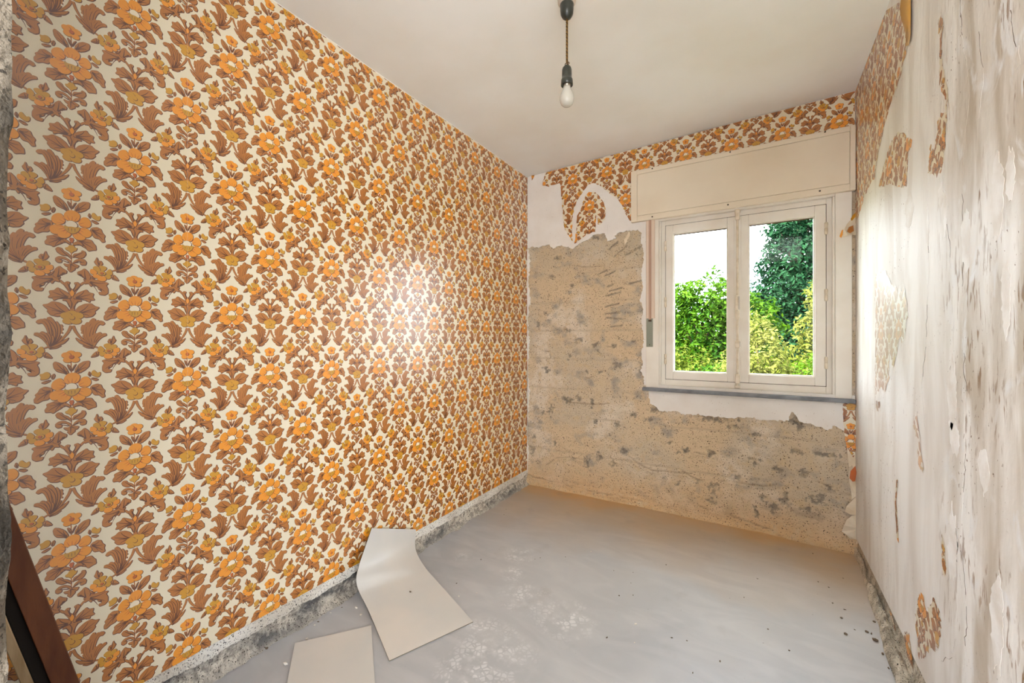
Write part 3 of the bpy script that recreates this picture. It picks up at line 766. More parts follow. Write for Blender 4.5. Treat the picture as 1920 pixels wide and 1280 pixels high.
# --- back wall: stripped rough masonry
WX0, WX1, WZ0, WZ1 = -.607, .372, .845, 2.02               # window opening
dark = []
def crop(x0, y0, s, lst):
    for q in lst:
        x, y = q[0], q[1]; w_, h_ = (q[2], q[3]) if len(q) > 2 else (14, 14)
        u, v = BW(x0 + x / s, y0 + y / s); dark.append((u, v, w_ / s * .0026, h_ / s * .0024))
crop(980, 720, 5.333, [(280, 250, 30, 70), (200, 280, 25, 30), (440, 170, 50, 30), (560, 150, 40, 30), (730, 370, 20, 40), (940, 410, 30, 50), (500, 740, 30, 30), (650, 770, 32, 50), (770, 720, 26, 60), (900, 800, 34, 36),
                       (1110, 310, 40, 20), (1260, 350, 30, 15), (1330, 250, 60, 40), (100, 640, 28, 70), (110, 520, 20, 20), (1570, 680, 40, 26), (1550, 990, 24, 26), (1470, 590, 20, 20), (1010, 660, 26, 36), (690, 190, 10, 50), (330, 590, 20, 20)])
crop(1280, 740, 4.267, [(230, 470, 30, 30), (240, 770, 36, 60), (250, 192, 110, 26), (570, 540, 30, 36), (590, 930, 18, 34), (740, 900, 22, 60), (820, 810, 26, 70), (1100, 830, 56, 40), (960, 620, 30, 32), (760, 600, 34, 24),
                        (430, 660, 26, 30), (910, 460, 50, 12), (1170, 730, 40, 24), (900, 200, 40, 20), (580, 330, 26, 26), (400, 260, 30, 20), (130, 690, 30, 14), (1000, 910, 40, 20), (20, 440, 20, 30), (930, 250, 14, 40), (1140, 470, 70, 14), (440, 190, 14, 14), (220, 860, 30, 20), (640, 830, 18, 30)])
crop(980, 420, 3.765, [(310, 755, 24, 20), (400, 820, 34, 24), (515, 845, 24, 26), (165, 630, 10, 20), (165, 1025, 26, 20), (665, 1000, 24, 28), (300, 1240, 60, 24), (830, 1030, 24, 50), (345, 430, 14, 20), (775, 825, 20, 12), (640, 862, 36, 10),
                       (540, 915, 20, 30), (330, 935, 24, 30), (260, 235, 30, 16), (200, 375, 30, 14), (510, 95, 26, 14), (455, 1035, 8, 10), (540, 1048, 10, 12), (110, 710, 10, 26)])
chis = []
for x, y, l, a in ((620, 435, 24, .35), (655, 460, 46, .25), (640, 492, 56, .2), (630, 570, 52, .25), (630, 627, 56, .12), (640, 664, 58, -.05), (660, 720, 44, .1), (640, 150, 40, .7), (690, 190, 60, .6), (780, 190, 60, .4), (620, 345, 40, .35), (560, 340, 40, .4), (800, 405, 50, .15)):
    u, v = BW(980 + x / 3.765, 420 + y / 3.765); k = l / 3.765 * .0036
    chis.append(((u - k * math.cos(a), v - k * math.sin(a)), (u + k * math.cos(a), v + k * math.sin(a))))
cracks = []
for s, x0, y0, pl in ((3.765, 980, 420, [(370, 290), (440, 300), (580, 296)]), (3.765, 980, 420, [(45, 910), (120, 905), (190, 895), (195, 940)]), (3.765, 980, 420, [(590, 862), (700, 885), (800, 930)]), (3.765, 980, 420, [(450, 1080), (520, 1072), (580, 1078)]),
                      (5.333, 980, 720, [(250, 800), (350, 735), (440, 735), (600, 760)]), (5.333, 980, 720, [(1030, 700), (1130, 790), (1300, 860), (1560, 880), (1700, 890)]), (5.333, 980, 720, [(360, 180), (500, 182), (680, 195), (850, 195)]),
                      (4.267, 1280, 740, [(0, 605), (120, 690), (300, 690), (460, 700), (640, 728), (760, 722)]), (4.267, 1280, 740, [(120, 880), (210, 925), (480, 990), (700, 1070), (830, 1145), (900, 1150)]), (4.267, 1280, 740, [(110, 455), (180, 475)]), (4.267, 1280, 740, [(1070, 690), (1190, 740)]),
                      (5.333, 980, 720, [(50, 900), (250, 960), (600, 1050), (900, 1110), (1200, 1180)])):
    cracks.append([BW(x0 + a / s, y0 + b / s) for a, b in pl])
def seg_d(U, V, a, b):
    dx, dy = b[0] - a[0], b[1] - a[1]; t = np.clip(((U - a[0]) * dx + (V - a[1]) * dy) / (dx * dx + dy * dy + 1e-9), 0, 1)
    return np.hypot(U - a[0] - t * dx, V - a[1] - t * dy)
def rough(U, V):
    n = fbm(U * 9, V * 9, 71, 5); n2 = fbm(U * 40, V * 40, 73, 4); n3 = fbm(U * 3.2, V * 3.2, 79, 3); n4 = fbm(U * 62, V * 62, 77, 3)
    h = .001 + .012 * (n - .5) + .006 * (n2 - .5) + .006 * (n3 - .5)
    c = mixc((.67, .51, .33, 1), (.60, .49, .35, 1), (n3 - .4) * 4)
    c = mixc(c, (.72, .61, .47, 1), (fbm(U * 6, V * 6, 83, 4) - .50) * 5)
    c = mixc(c, (.40, .34, .27, 1), (fbm(U * 11, V * 13, 89, 4) - .58) * 5)
    c = mixc(c, (.62, .40, .20, 1), np.clip((.25 - V) / .25, 0, 1) * .8)
    c = mixc(c, (.50, .42, .30, 1), np.clip((V - 1.55) / .3, 0, 1) * .5)
    # courses just showing under the old coat
    for z in (.30, .58, .79, 1.02, 1.24, 1.46, 1.68):
        g = np.exp(-((V - z - .012 * (fbm(U * 5, U * 0 + z * 9, 97, 3) - .5)) / .007) ** 2) * (fbm(U * 3, U * 0 + z * 5, 101, 3) > .42)
        h = h - .004 * g; c = mixc(c, (.45, .36, .25, 1), g * .45)
    wv = .010 * (n2 - .5); U2 = U + wv * 2.2; V2 = V + .022 * (n - .5)
    for u, v, a, b in dark:
        r = np.sqrt(((U2 - u) / (a + .007)) ** 2 + ((V2 - v) / (b + .005)) ** 2) + (n4 - .5) * 3.2
        k = np.clip((1.15 - r) * 2.0, 0, 1); h = h - .007 * k; c = mixc(c, (.17, .15, .125, 1), k * (.40 + .6 * n))
    for a, b in chis:
        k = np.clip(1 - seg_d(U2, V2, a, b) / .008, 0, 1); h = h - .009 * k; c = mixc(c, (.24, .20, .15, 1), k * 1.1)
    for pl in cracks:
        d = np.min([seg_d(U2, V2, pl[i], pl[i + 1]) for i in range(len(pl) - 1)], 0)
        k = np.clip(1 - d / .006, 0, 1); h = h - .004 * k * np.clip((n - .34) * 5, 0, 1) + .004 * np.exp(-((d - .012) / .008) ** 2); c = mixc(c, (.27, .19, .12, 1), k * np.clip((n - .36) * 5, 0, .8))
    h = h + .055 * np.exp(-V / .022) * (.35 + .9 * n3) * (.6 + .5 * np.clip((U + .4) / .8, 0, 1))
    return U, YB - h, V, c
us = np.arange(XL - .006, XR + .012, .0065); vs = np.arange(0, 2.0, .0065)
U, V = np.meshgrid(us, vs); X, Y, Z, col = rough(U, V)
I = np.arange(U.size).reshape(U.shape)
q = np.stack([I[:-1, :-1], I[:-1, 1:], I[1:, 1:], I[1:, :-1]], -1).reshape(-1, 4)
cu = U.ravel()[q].mean(1); cv = V.ravel()[q].mean(1)
q = q[~((cu > WX0) & (cu < WX1) & (cv > WZ0))]
wall_back = boxes('wall_back', [(-2.1, WX0, YB + .02, 3.25, -.6, 2.7), (WX1, 1.7, YB + .02, 3.25, -.6, 2.7), (WX0, WX1, YB + .02, 3.25, -.6, WZ0), (WX0, WX1, YB + .02, 3.25, WZ1, 2.7)], M['outer'], kind='structure')
mesh_obj('stripped_face', np.stack([X, Y, Z], -1).reshape(-1, 3).tolist(), q.tolist(), M['rough'], wall_back, smooth=True, cols=col.reshape(-1, 4))

Z3 = lambda *p: [BW(960 + a / 4.267, 180 + b / 4.267) for a, b in p]
edge = [BW(*p) for p in ((989, 466), (992, 465), (1000, 462), (1010, 465), (1028, 459), (1037, 466), (1054, 460), (1063, 464), (1075, 467), (1082, 461), (1094, 453), (1108, 448), (1112, 441), (1135, 437), (1139, 453), (1154, 448), (1153, 442), (1164, 435), (1178, 434), (1181, 432), (1196, 431))]
edge = ragged(edge, .004, .012, 5, closed=False)
top = edge + [(WX0 - .02, edge[-1][1]), (WX0 - .02, WZ1 + .0), (XR - .002, WZ1 + .0), (XR - .002, ceil_z(XR) - .003), (XL + .004, HC - .003)]
top[0] = (XL + .004, top[0][1])
plate('plaster_skim', top, m_back, -.02, .011, M['plaster'], wall_back)
low = [BW(*p) for p in ((1216, 722), (1217, 733), (1219, 756), (1226, 758), (1237, 770), (1258, 771), (1271, 770), (1278, 776), (1303, 777), (1362, 783), (1407, 782), (1425, 787), (1479, 788), (1484, 771), (1489, 775), (1498, 789), (1514, 793), (1538, 799), (1552, 806), (1564, 797), (1580, 806))]
low = ragged(low, .0035, .012, 9, closed=False) + [(XR - .003, BW(1580, 806)[1]), (XR - .003, .86), (low[0][0], .86)]
plate('plaster_skim', low, m_back, -.02, .012, M['plaster'], wall_back)
side = [BW(*p) for p in ((1196, 430), (1204, 438), (1202, 452), (1207, 470), (1207, 490), (1203, 515), (1206, 540), (1201, 560), (1207, 580), (1203, 600), (1207, 625), (1208, 640), (1203, 660), (1206, 680), (1201, 695), (1208, 705), (1209, 722))]
side = ragged(side, .003, .010, 12, closed=False) + [(WX0 + .0, side[-1][1]), (WX0 + .0, side[0][1])]
plate('plaster_skim', side, m_back, -.02, .0105, M['plaster'], wall_back)
lft = [BW(*p) for p in ((992, 468), (994, 500), (991, 530), (995, 560), (990, 600), (993, 640), (990, 690), (993, 740), (989, 800), (992, 850), (988, 880))]
lft = ragged(lft, .004, .012, 14, closed=False)
plate('plaster_skim', [(min(a, XL + .03), b) for a, b in lft] + [(XL + .002, lft[-1][1]), (XL + .002, lft[0][1])], m_back, -.01, .012, M['plaster'], wall_back)
# wallpaper left on it
uB, vB = -1.231, 2.399
HB = .0118
A = Z3((275, 615), (245, 720), (300, 730), (385, 700), (395, 740), (405, 880), (420, 1040), (450, 1110), (490, 1165), (485, 1100), (490, 950), (520, 850), (570, 770), (620, 710), (650, 700), (700, 715), (760, 760), (840, 820), (880, 870), (910, 940), (945, 1000), (1010, 1010))
A = ragged(A, .002, .02, 21, closed=False)
A = A + [(XR - .004, A[-1][1]), (XR - .004, ceil_z(XR) - .006), (A[0][0], ceil_z(A[0][0]) - .006)]
paper('wallpaper_remnant', A, m_back, wall_back, uB, vB, h=HB)
paper('wallpaper_remnant', ragged(Z3((505, 1185), (512, 1120), (520, 1060), (525, 960), (560, 890), (590, 800), (620, 770), (665, 770), (700, 800), (740, 860), (755, 920), (750, 990), (710, 1030), (690, 1030), (688, 970), (680, 960), (675, 1030), (670, 1090), (640, 1095), (600, 1110), (550, 1150)), .002, .02, 23), m_back, wall_back, uB, vB, h=HB)
paper('wallpaper_remnant', Z3((160, 638), (187, 636), (180, 655), (165, 680)), m_back, wall_back, uB, vB, h=HB)
paper('wallpaper_remnant', ragged([BW(*p) for p in ((1580, 756), (1604, 754), (1604, 800), (1603, 850), (1600, 858), (1592, 850), (1586, 838), (1583, 815), (1580, 790))], .002, .012, 25), m_back, wall_back, uB + .05, vB, h=.014)
# white torn bits hanging over the stripped face
plate('torn_paper', ragged(Z3((900, 1150), (940, 1085), (948, 1120), (905, 1195)), .002, .012, 27), m_back, .004, .010, M['torn'], wall_back)
plate('torn_paper', Z3((705, 1040), (770, 1030), (770, 1100), (705, 1100)), m_back, .010, .0125, M['plaster'], wall_back)

# ------------------------------------------------------------------ window
win = empty('window_1', ((WX0 + WX1) / 2, YB, WZ0), kind='structure')
win['label'] = 'white painted wooden casement window with two sashes'
def W(o):
    o.parent = win; o.matrix_parent_inverse = Matrix.Translation(-win.location); return o
def ring(x0, x1, z0, z1, X0, X1, Z0, Z1, y0, y1):          # outer, inner
    return [(x0, X0, y0, y1, z0, z1), (X1, x1, y0, y1, z0, z1), (X0, X1, y0, y1, z0, Z0), (X0, X1, y0, y1, Z1, z1)]
SX0, SX1, SXM, SZ0, SZ1 = -.558, .323, -.124, .902, 1.952
fr = W(boxes('window_frame', ring(WX0, WX1, WZ0 - .003, WZ1, SX0 - .001, SX1 + .001, SZ0 - .001, SZ1 + .001, 2.974, 3.05), M['white_paint'], bevel=.002))
# lining boards round the opening, standing proud of the frame
W(box('lining_board', -.684, WX0 + .010, 2.936, 2.974, .842, WZ1, M['white_paint'], bevel=.002))
W(box('lining_board', WX1 - .010, .436, 2.936, 2.974, .842, WZ1, M['white_paint'], bevel=.002))
W(box('lining_board', WX0 + .010, WX1 - .010, 2.940, 2.974, 1.985, WZ1 + .01, M['white_paint'], bevel=.002))
W(box('bead', WX0 + .010, WX0 + .022, 2.944, 2.974, .842, 1.985, M['white_paint'], bevel=.003))
W(box('bead', WX1 - .022, WX1 - .010, 2.944, 2.974, .842, 1.985, M['white_paint'], bevel=.003))
W(box('window_sill', -.702, XR - .004, 2.902, 2.974, .820, .842, M['slate'], bevel=.003))
W(box('sill_board', WX0 + .022, WX1 - .022, 2.950, 2.976, .842, .858, M['white_paint'], bevel=.002))
GZ0, GZ1 = .960, 1.886
for a, b, g0, g1, hx in ((SX0, SXM - .004, -.503, -.188, SX0), (SXM + .004, SX1, -.058, .265, SX1)):
    s = W(boxes('sash', ring(a, b, SZ0, SZ1, g0 - .006, g1 + .006, GZ0 - .006, GZ1 + .006, 2.966, 3.012) +
                ring(g0 - .006, g1 + .006, GZ0 - .006, GZ1 + .006, g0, g1, GZ0, GZ1, 2.980, 3.004), M['white_paint'], bevel=.0025))
    def S(o):
        o.parent = s; return o
    S(box('pane', g0 - .004, g1 + .004, 2.989, 2.992, GZ0 - .004, GZ1 + .004, M['glass']))
    S(box('putty_line', g0, g1, 2.981, 2.9885, GZ1 - .004, GZ1 + .001, M['gap']))
    for z in (1.812, 1.428, 1.038):
        lathe('hinge', [(.002, -.036), (.006, -.034), (.0085, -.030), (.0085, -.002), (.0065, -.001), (.0065, .001), (.0085, .002), (.0085, .030), (.006, .034), (.002, .036)], M['hardware'], s, 12, (hx, 2.961, z))
for a, b in (((SX0, SZ1), (SX1, SZ1)), ((SX0, SZ0), (SX1, SZ0)), ((SX0, SZ0), (SX0, SZ1)), ((SX1, SZ0), (SX1, SZ1))):
    W(box('joint_line', min(a[0], b[0]) - .0030, max(a[0], b[0]) + .0030, 2.9725, 2.975, min(a[1], b[1]) - .0030, max(a[1], b[1]) + .0030, M['gap']))
W(boxes('cover_strip', [(SXM - .020, SXM + .020, 2.956, 2.968, SZ0 + .004, SZ1 - .004)], M['white_paint'], bevel=.003))
bolt = W(tube('espagnolette_bolt', [(SXM, 2.948, z) for z in (.872, .95, 1.2, 1.5, 1.8, 1.99)], .0068, M['hardware'], n=10))
for z, hh in ((1.958, .034), (1.142, .024), (.925, .03)):
    boxes('bolt_guide', [(SXM - .013, SXM + .013, 2.938, 2.958, z - hh, z + hh)], M['hardware'], bolt, bevel=.004)
boxes('bolt_keeper', [(SXM - .016, SXM + .016, 2.940, 2.976, 1.972, 1.992)], M['hardware'], bolt, bevel=.004)
boxes('bolt_keeper', [(SXM - .016, SXM + .016, 2.940, 2.976, .868, .886)], M['hardware'], bolt, bevel=.004)
hd = boxes('lever_handle', [(SXM - .012, SXM + .012, 2.926, 2.948, 1.300, 1.362), (SXM - .009, SXM + .009, 2.896, 2.930, 1.350, 1.446)], M['hardware'], bolt, bevel=.005)
boxes('lever_face', [(SXM + .0085, SXM + .0105, 2.898, 2.928, 1.358, 1.440)], M['steel'], hd, bevel=.001)
boxes('guide_face', [(SXM + .0125, SXM + .0140, 2.941, 2.955, 1.128, 1.160)], M['steel'], bolt, bevel=.0005)

# roller shutter box with its strap and winder
sb = empty('shutter_box', (-.166, 2.93, 2.0))
tag(sb, 'long cream roller shutter box screwed to the wall above the window', 'shutter box')
def SB(o):
    o.parent = sb; o.matrix_parent_inverse = Matrix.Translation(-sb.location); return o
bx0, bx1, bz0, bz1 = -.781, .4485, 1.996, 2.354
SB(box('box_body', bx0, bx1, 2.921, 2.9385, bz0, bz1, M['box_paint'], bevel=.002))
bord = SB(boxes('box_border', ring(bx0, bx1, bz0, bz1, -.738, .424, 2.034, 2.324, 2.914, 2.922), M['box_paint'], bevel=.0015))
SB(box('box_panel', -.7365, .4225, 2.9146, 2.922, 2.0355, 2.3225, M['box_paint'], bevel=.0012))
for x, z in ((-.636, 2.344), (-.163, 2.346), (.313, 2.348), (-.636, 2.014), (-.175, 2.018), (.289, 2.018)):
    o = lathe('screw', [(.0050, -.002), (.0048, .0012), (.003, .0020)], M['screw'], None, 10); o.rotation_euler = (math.pi / 2, 0, 0); o.location = Vector((x, 2.9135, z)); o.parent = bord
SB(box('strap_board', -.680, -.622, 2.929, 2.9362, 1.318, 2.0, M['strap_board'] if 'strap_board' in M else M['box_paint'], bevel=.001))
strap = SB(box('strap', -.662, -.645, 2.924, 2.9262, 1.300, 2.0, M['strap'], bevel=.0005))
box('strap_tip', -.664, -.643, 2.9225, 2.928, 1.296, 1.310, M['screw'], strap, bevel=.001)
wplate = SB(box('winder_plate', -.679, -.636, 2.930, 2.9362, 1.122, 1.318, M['plate'], bevel=.0015))
box('plate_screw', -.660, -.654, 2.9285, 2.931, 1.133, 1.139, M['screw'], wplate)

# peeling flaps in the corner by the window
def flap(name, pts, mats, parent, seed, hs):
    """pts: pixel outline, hs: distance off the back wall for every point"""
    P = [BW(px, py, YB - h) for (px, py), h in zip(pts, hs)]
    V = [(u, YB - h, v) for (u, v), h in zip(P, hs)]; n = len(V)
    V2 = [(x + .0004, y + .0012, z) for x, y, z in V]
    T = tess(P); k = len(V)
    return mesh_obj(name, V + V2, T + [tuple(reversed([i + k for i in t])) for t in T] + [(i, (i + 1) % n, k + (i + 1) % n, k + i) for i in range(n)], mats, parent)
flap('wallpaper_flap', [(1604, 394), (1599, 404), (1594, 413), (1588, 420), (1583, 430), (1580, 445), (1590, 441), (1598, 440), (1605, 441), (1606, 420)], M['torn'], wall_right, 1, [.014, .02, .03, .04, .05, .055, .05, .035, .016, .012])
flap('wallpaper_flap', [(1581, 430), (1578, 432), (1574, 443), (1577, 446), (1580, 440)], PAPER[2], wall_right, 2, [.052, .056, .060, .058, .054])
flap('wallpaper_flap', [(1604, 398), (1600, 402), (1595, 410), (1597, 414), (1604, 406)], PAPER[3], wall_right, 3, [.020, .026, .036, .036, .024])
flap('wallpaper_flap', [(1600, 422), (1592, 426), (1588, 434), (1594, 437), (1601, 433)], PAPER[1], wall_right, 4, [.033, .046, .052, .050, .036])
Z7 = lambda *p: [(1520 + a / 3.05, 860 + b / 3.05) for a, b in p]
rnd = random.Random(5)
def hang(pts, m, b=.012, s=.03): return flap('torn_paper', pts, m, wall_right, 0, [b + s * rnd.random() * (1605 - p[0]) / 24 for p in pts])
hang(Z7((268, -10), (248, 0), (240, 40), (220, 50), (217, 90), (222, 140), (232, 190), (235, 232), (262, 210), (272, 120)), M['torn'], .010)
hang(Z7((268, 210), (240, 235), (205, 270), (195, 300), (225, 318), (255, 322), (275, 320)), M['torn'], .012)
hang(Z7((275, 320), (235, 325), (205, 348), (190, 380), (178, 415), (200, 430), (225, 456), (262, 462), (278, 470), (284, 400)), M['torn'], .012)
hang(Z7((255, 40), (228, 70), (222, 110), (240, 130), (254, 128), (262, 80)), PAPER[6], .030, .01)
hang(Z7((265, 460), (258, 490), (275, 510), (300, 590), (330, 660), (330, 640), (305, 560), (285, 490)), M['torn'], .012, .012)
hang([(1588, 838), (1600, 858), (1604, 850), (1604, 900), (1598, 872), (1592, 876), (1590, 860)], M['torn'], .016, .01)
# loose strip hanging from the top of the right wall
V, Fc = [], []
for i in range(15):
    t = i / 14; py = -14 + 98 * t
    a = RW(1703 + 2 * t, py); b = RW(1712 - 4 * max(0, t - .8) * 5, py)
    V += [(XR - .001, a[0], a[1]), (XR - .018 - .008 * math.sin(t * 5), (a[0] + b[0]) / 2 + .012, a[1]), (XR - .006, b[0], b[1])]
for i in range(14):
    for k in range(2): Fc.append((i * 3 + k, i * 3 + k + 1, i * 3 + 4 + k, i * 3 + 3 + k))
mesh_obj('wallpaper_curl', V, Fc, M['curl'] if 'curl' in M else PAPER[3], wall_right, smooth=True)

# ------------------------------------------------------------------ pendant lamp
lx, ly = -.636, 1.461
zc = ceil_z(lx)
lamp = empty('pendant_lamp', (lx, ly, zc))
tag(lamp, 'bare opal bulb in dark socket hanging from ceiling by twisted gold cord', 'pendant lamp')
zz = lambda z: z - zc
lathe('ceiling_plate', [(.043, zz(zc)), (.043, zz(zc) - .012), (.038, zz(zc) - .030), (.034, zz(2.462)), (.028, zz(2.455))], M['rose'], lamp, 36)
lathe('ceiling_cup', [(.0262, zz(2.457)), (.0266, zz(2.450)), (.0258, zz(2.448)), (.0255, zz(2.435)), (.0235, zz(2.418)), (.017, zz(2.406)), (.008, zz(2.400)), (.005, zz(2.399))], M['bakelite'], lamp, 36)
for k, m in ((0, 'cord_a'), (1, 'cord_b')):
    n = 120; p = [(.0023 * math.cos(i * .62 + k * math.pi), .0023 * math.sin(i * .62 + k * math.pi), zz(2.402 - (2.402 - 2.236) * i / n)) for i in range(n + 1)]
    tube('cord', p, .0025, M[m], lamp, 6)
p = [(.009 * math.sin(t) * (1 if t < math.pi else .8), .003 * math.cos(t), zz(2.236) - .016 * (1 - math.cos(t)) / 1.0 * .5) for t in [i / 20 * 2 * math.pi for i in range(21)]]
tube('cord_knot', p, .0018, M['cord_b'], lamp, 6)
tube('cord_end', [(0, 0, zz(2.240)), (.002, 0, zz(2.230)), (-.001, 0, zz(2.214))], .0032, M['cord_b'], lamp, 6)
lathe('lamp_socket', [(.006, zz(2.220)), (.010, zz(2.219)), (.0160, zz(2.213)), (.0185, zz(2.204)), (.0188, zz(2.182)), (.0182, zz(2.180)), (.0188, zz(2.178)), (.0190, zz(2.171)), (.0198, zz(2.170)), (.0222, zz(2.166)), (.0228, zz(2.146)), (.0215, zz(2.145)), (.0180, zz(2.150))], M['bakelite'], lamp, 32)
bulb = lathe('bulb', [(.0136, zz(2.142)), (.0150, zz(2.134)), (.0185, zz(2.124)), (.0240, zz(2.113)), (.0272, zz(2.101)), (.0276, zz(2.093)), (.0262, zz(2.084)), (.0225, zz(2.075)), (.0160, zz(2.0685)), (.0085, zz(2.0655)), (.002, zz(2.065))], M['bulb'], lamp, 36)
lathe('bulb_cap', [(.0130, zz(2.170)), (.0134, zz(2.150)), (.0140, zz(2.138))], M['cap'], bulb, 24)

# ------------------------------------------------------------------ vinyl pieces
def cat(pts, n):
    P = [np.array(p) for p in pts]; P = [2 * P[0] - P[1]] + P + [2 * P[-1] - P[-2]]; out = []
    for i in range(1, len(P) - 2):
        for k in range(n):
            t = k / n; out.append(.5 * (2 * P[i] + (P[i + 1] - P[i - 1]) * t + (2 * P[i - 1] - 5 * P[i] + 4 * P[i + 1] - P[i + 2]) * t * t + (3 * P[i] - P[i - 1] - 3 * P[i + 1] + P[i + 2]) * t ** 3))
    return out + [P[-2]]
def resample(c, n):
    c = np.array(c); d = np.r_[0, np.cumsum(np.linalg.norm(np.diff(c, axis=0), axis=1))]; t = np.linspace(0, d[-1], n)
    return np.stack([np.interp(t, d, c[:, k]) for k in range(3)], 1)
def atx(px, py, X): a = on_x(px, py, X); return (X, a[0], a[1])
def atz(px, py, z): a = FL(px, py, z); return (a[0], a[1], z)
def sheet(name, A, B, thick, loc):
    n = len(A); k = 10; loc = np.array(loc); G = np.array([[A[i] * (1 - j / k) + B[i] * j / k for j in range(k + 1)] for i in range(n)])
    du = np.gradient(G, axis=0); dv = np.gradient(G, axis=1); N = np.cross(du, dv); N /= np.linalg.norm(N, axis=2, keepdims=True)
    if N[-1, 0, 2] < 0: N = -N
    Gb = G - N * thick; m = n * (k + 1); V = np.concatenate([(G - loc).reshape(-1, 3), (Gb - loc).reshape(-1, 3)]).tolist()
    ix = lambda i, j: i * (k + 1) + j; Fc, MI = [], []
    for i in range(n - 1):
        for j in range(k):
            Fc.append((ix(i, j), ix(i, j + 1), ix(i + 1, j + 1), ix(i + 1, j))); MI.append(0)
            Fc.append((m + ix(i, j), m + ix(i + 1, j), m + ix(i + 1, j + 1), m + ix(i, j + 1))); MI.append(1)
        for j in (0, k): Fc.append((ix(i, j), ix(i + 1, j), m + ix(i + 1, j), m + ix(i, j))); MI.append(1)
    for j in range(k):
        for i in (0, n - 1): Fc.append((ix(i, j), ix(i, j + 1), m + ix(i, j + 1), m + ix(i, j))); MI.append(1)
    o = mesh_obj(name, V, Fc, [M['vinyl'], M['vinyl_back']], None, MI, smooth=False)
    for p in o.data.polygons[:]: p.use_smooth = (p.material_index == 0)
    o.data.set_sharp_from_angle(angle=math.radians(35)); o.location = loc; return o
LA = cat([atx(697, 990, -1.618), atx(684, 1028, -1.606), atx(674, 1057, -1.592), atx(668, 1085, -1.560), atz(673, 1108, .046), atz(690, 1142, .022), atz(712, 1194, .008), atz(730, 1238, .005)], 8)
RA = cat([atx(780, 992, -1.618), atx(778.5, 1012, -1.604), atx(779, 1028, -1.580), atz(786, 1046, .034), atz(800, 1067, .020), atz(822, 1092, .012), atz(855, 1129, .007), atz(887, 1165, .005)], 8)
tag(sheet('vinyl_sheet', resample(LA, 48), resample(RA, 48), .003, (-1.3, 1.3, 0)), 'bent offcut of pale grey vinyl curling up against papered wall', 'vinyl sheet')
a0, b0 = np.array(atz(553, 1205, .009)), np.array(atz(696, 1172, .006)); d = np.array([.79, -.61, 0]) * .42
a1, b1 = a0 + d + [.005, -.01, -.005], b0 + d + [0, 0, -.002]
tag(sheet('vinyl_sheet', resample([a0, a0 * .7 + a1 * .3 - [0, 0, .002], a1], 12), resample([b0, b1], 12), .003, (-1.25, .9, 0)), 'flat pale grey vinyl offcut lying loose on the dusty floor', 'vinyl sheet')

# ------------------------------------------------------------------ old door post leaning in the near corner
r0 = np.array(ray(35, 985)) * .985 + [0, 0, CH]; r1 = np.array(ray(150, 1280)) * 1.085 + [0, 0, CH]
ax = (r1 - r0) / np.linalg.norm(r1 - r0)
foot = r0 + ax * ((r0[2] - .012) / -ax[2]); head = r0 - ax * ((r0[1] - YF - .098) / ax[1])
nrm = -np.array(ray(95, 1150)); nrm -= ax * nrm.dot(ax); nrm /= np.linalg.norm(nrm)
sd = np.cross(ax, nrm); sd /= np.linalg.norm(sd)
if np.dot(sd, [1, 0, .3]) > 0: sd = -sd                     # away from the right-hand edge
post = empty('door_post', tuple(foot)); tag(post, 'old brown painted door post leaning against the wall beside the opening', 'door post')
def bar(name, s0, s1, n0, n1, m, cut=0):
    V = []
    for e, base in ((0, foot), (1, head)):
        for s, n in ((s0, n0), (s1, n0), (s1, n1), (s0, n1)): V.append(tuple(base - foot + sd * s + nrm * n + ax * (-cut if e == 0 else cut)))
    bm = bmesh.new(); vv = [bm.verts.new(v) for v in V]
    for f in ((0, 1, 2, 3), (7, 6, 5, 4), (0, 4, 5, 1), (1, 5, 6, 2), (2, 6, 7, 3), (3, 7, 4, 0)): bm.faces.new([vv[i] for i in f])
    bmesh.ops.bevel(bm, geom=list(bm.edges), offset=.0015, segments=1, affect='EDGES')
    bmesh.ops.recalc_face_normals(bm, faces=bm.faces)
    return bm_obj(name, bm, m, post)
bar('casing_board', 0, .043, -.030, 0, M['brown_wood'])
bar('rebate', .043, .066, -.034, -.020, M['black_wood'], .01)
bar('raw_edge', .066, .084, -.034, -.006, M['raw_wood'], .03)

# ------------------------------------------------------------------ crumbs and chips on the floor
def chip_mesh(seed, m):
    rnd = random.Random(seed); bm = bmesh.new(); bmesh.ops.create_icosphere(bm, subdivisions=1, radius=1)
    s = (1, .45 + .5 * rnd.random(), .25 + .3 * rnd.random())
    for v in bm.verts: v.co = Vector((v.co.x * s[0], v.co.y * s[1], v.co.z * s[2])) * (.75 + .5 * rnd.random())
    lo = min(v.co.z for v in bm.verts)
    for v in bm.verts: v.co.z -= lo
    me = bpy.data.meshes.new('chip'); bm.to_mesh(me); bm.free(); me.materials.append(m); return me
DK = [chip_mesh(i, M['chip']) for i in range(5)]; WH = [chip_mesh(20 + i, M['chip_w']) for i in range(3)]
rnd = random.Random(3)
def chip(px, py, size, white=False):
    x, y = FL(px, py)
    o = link('plaster_crumb' if white else 'mortar_crumb', rnd.choice(WH if white else DK)); o.location = (x, y, 0); o.rotation_euler = (0, 0, rnd.uniform(0, 6.28)); o.scale = (size,) * 3
    c = 'white plaster' if white else 'dark mortar'
    if px > 1500: w_ = ('beside the rubble edge under the scraped white wall', 'by the scraped wall')
    elif px < 700: w_ = ('between the papered wall and the loose vinyl offcuts', 'by the papered wall')
    else: w_ = ('on the open floor in front of the stripped wall', 'on the open floor')
    tag(o, 'tiny ' + c + ' crumb ' + w_[0], 'crumb', c + ' crumbs ' + w_[1])
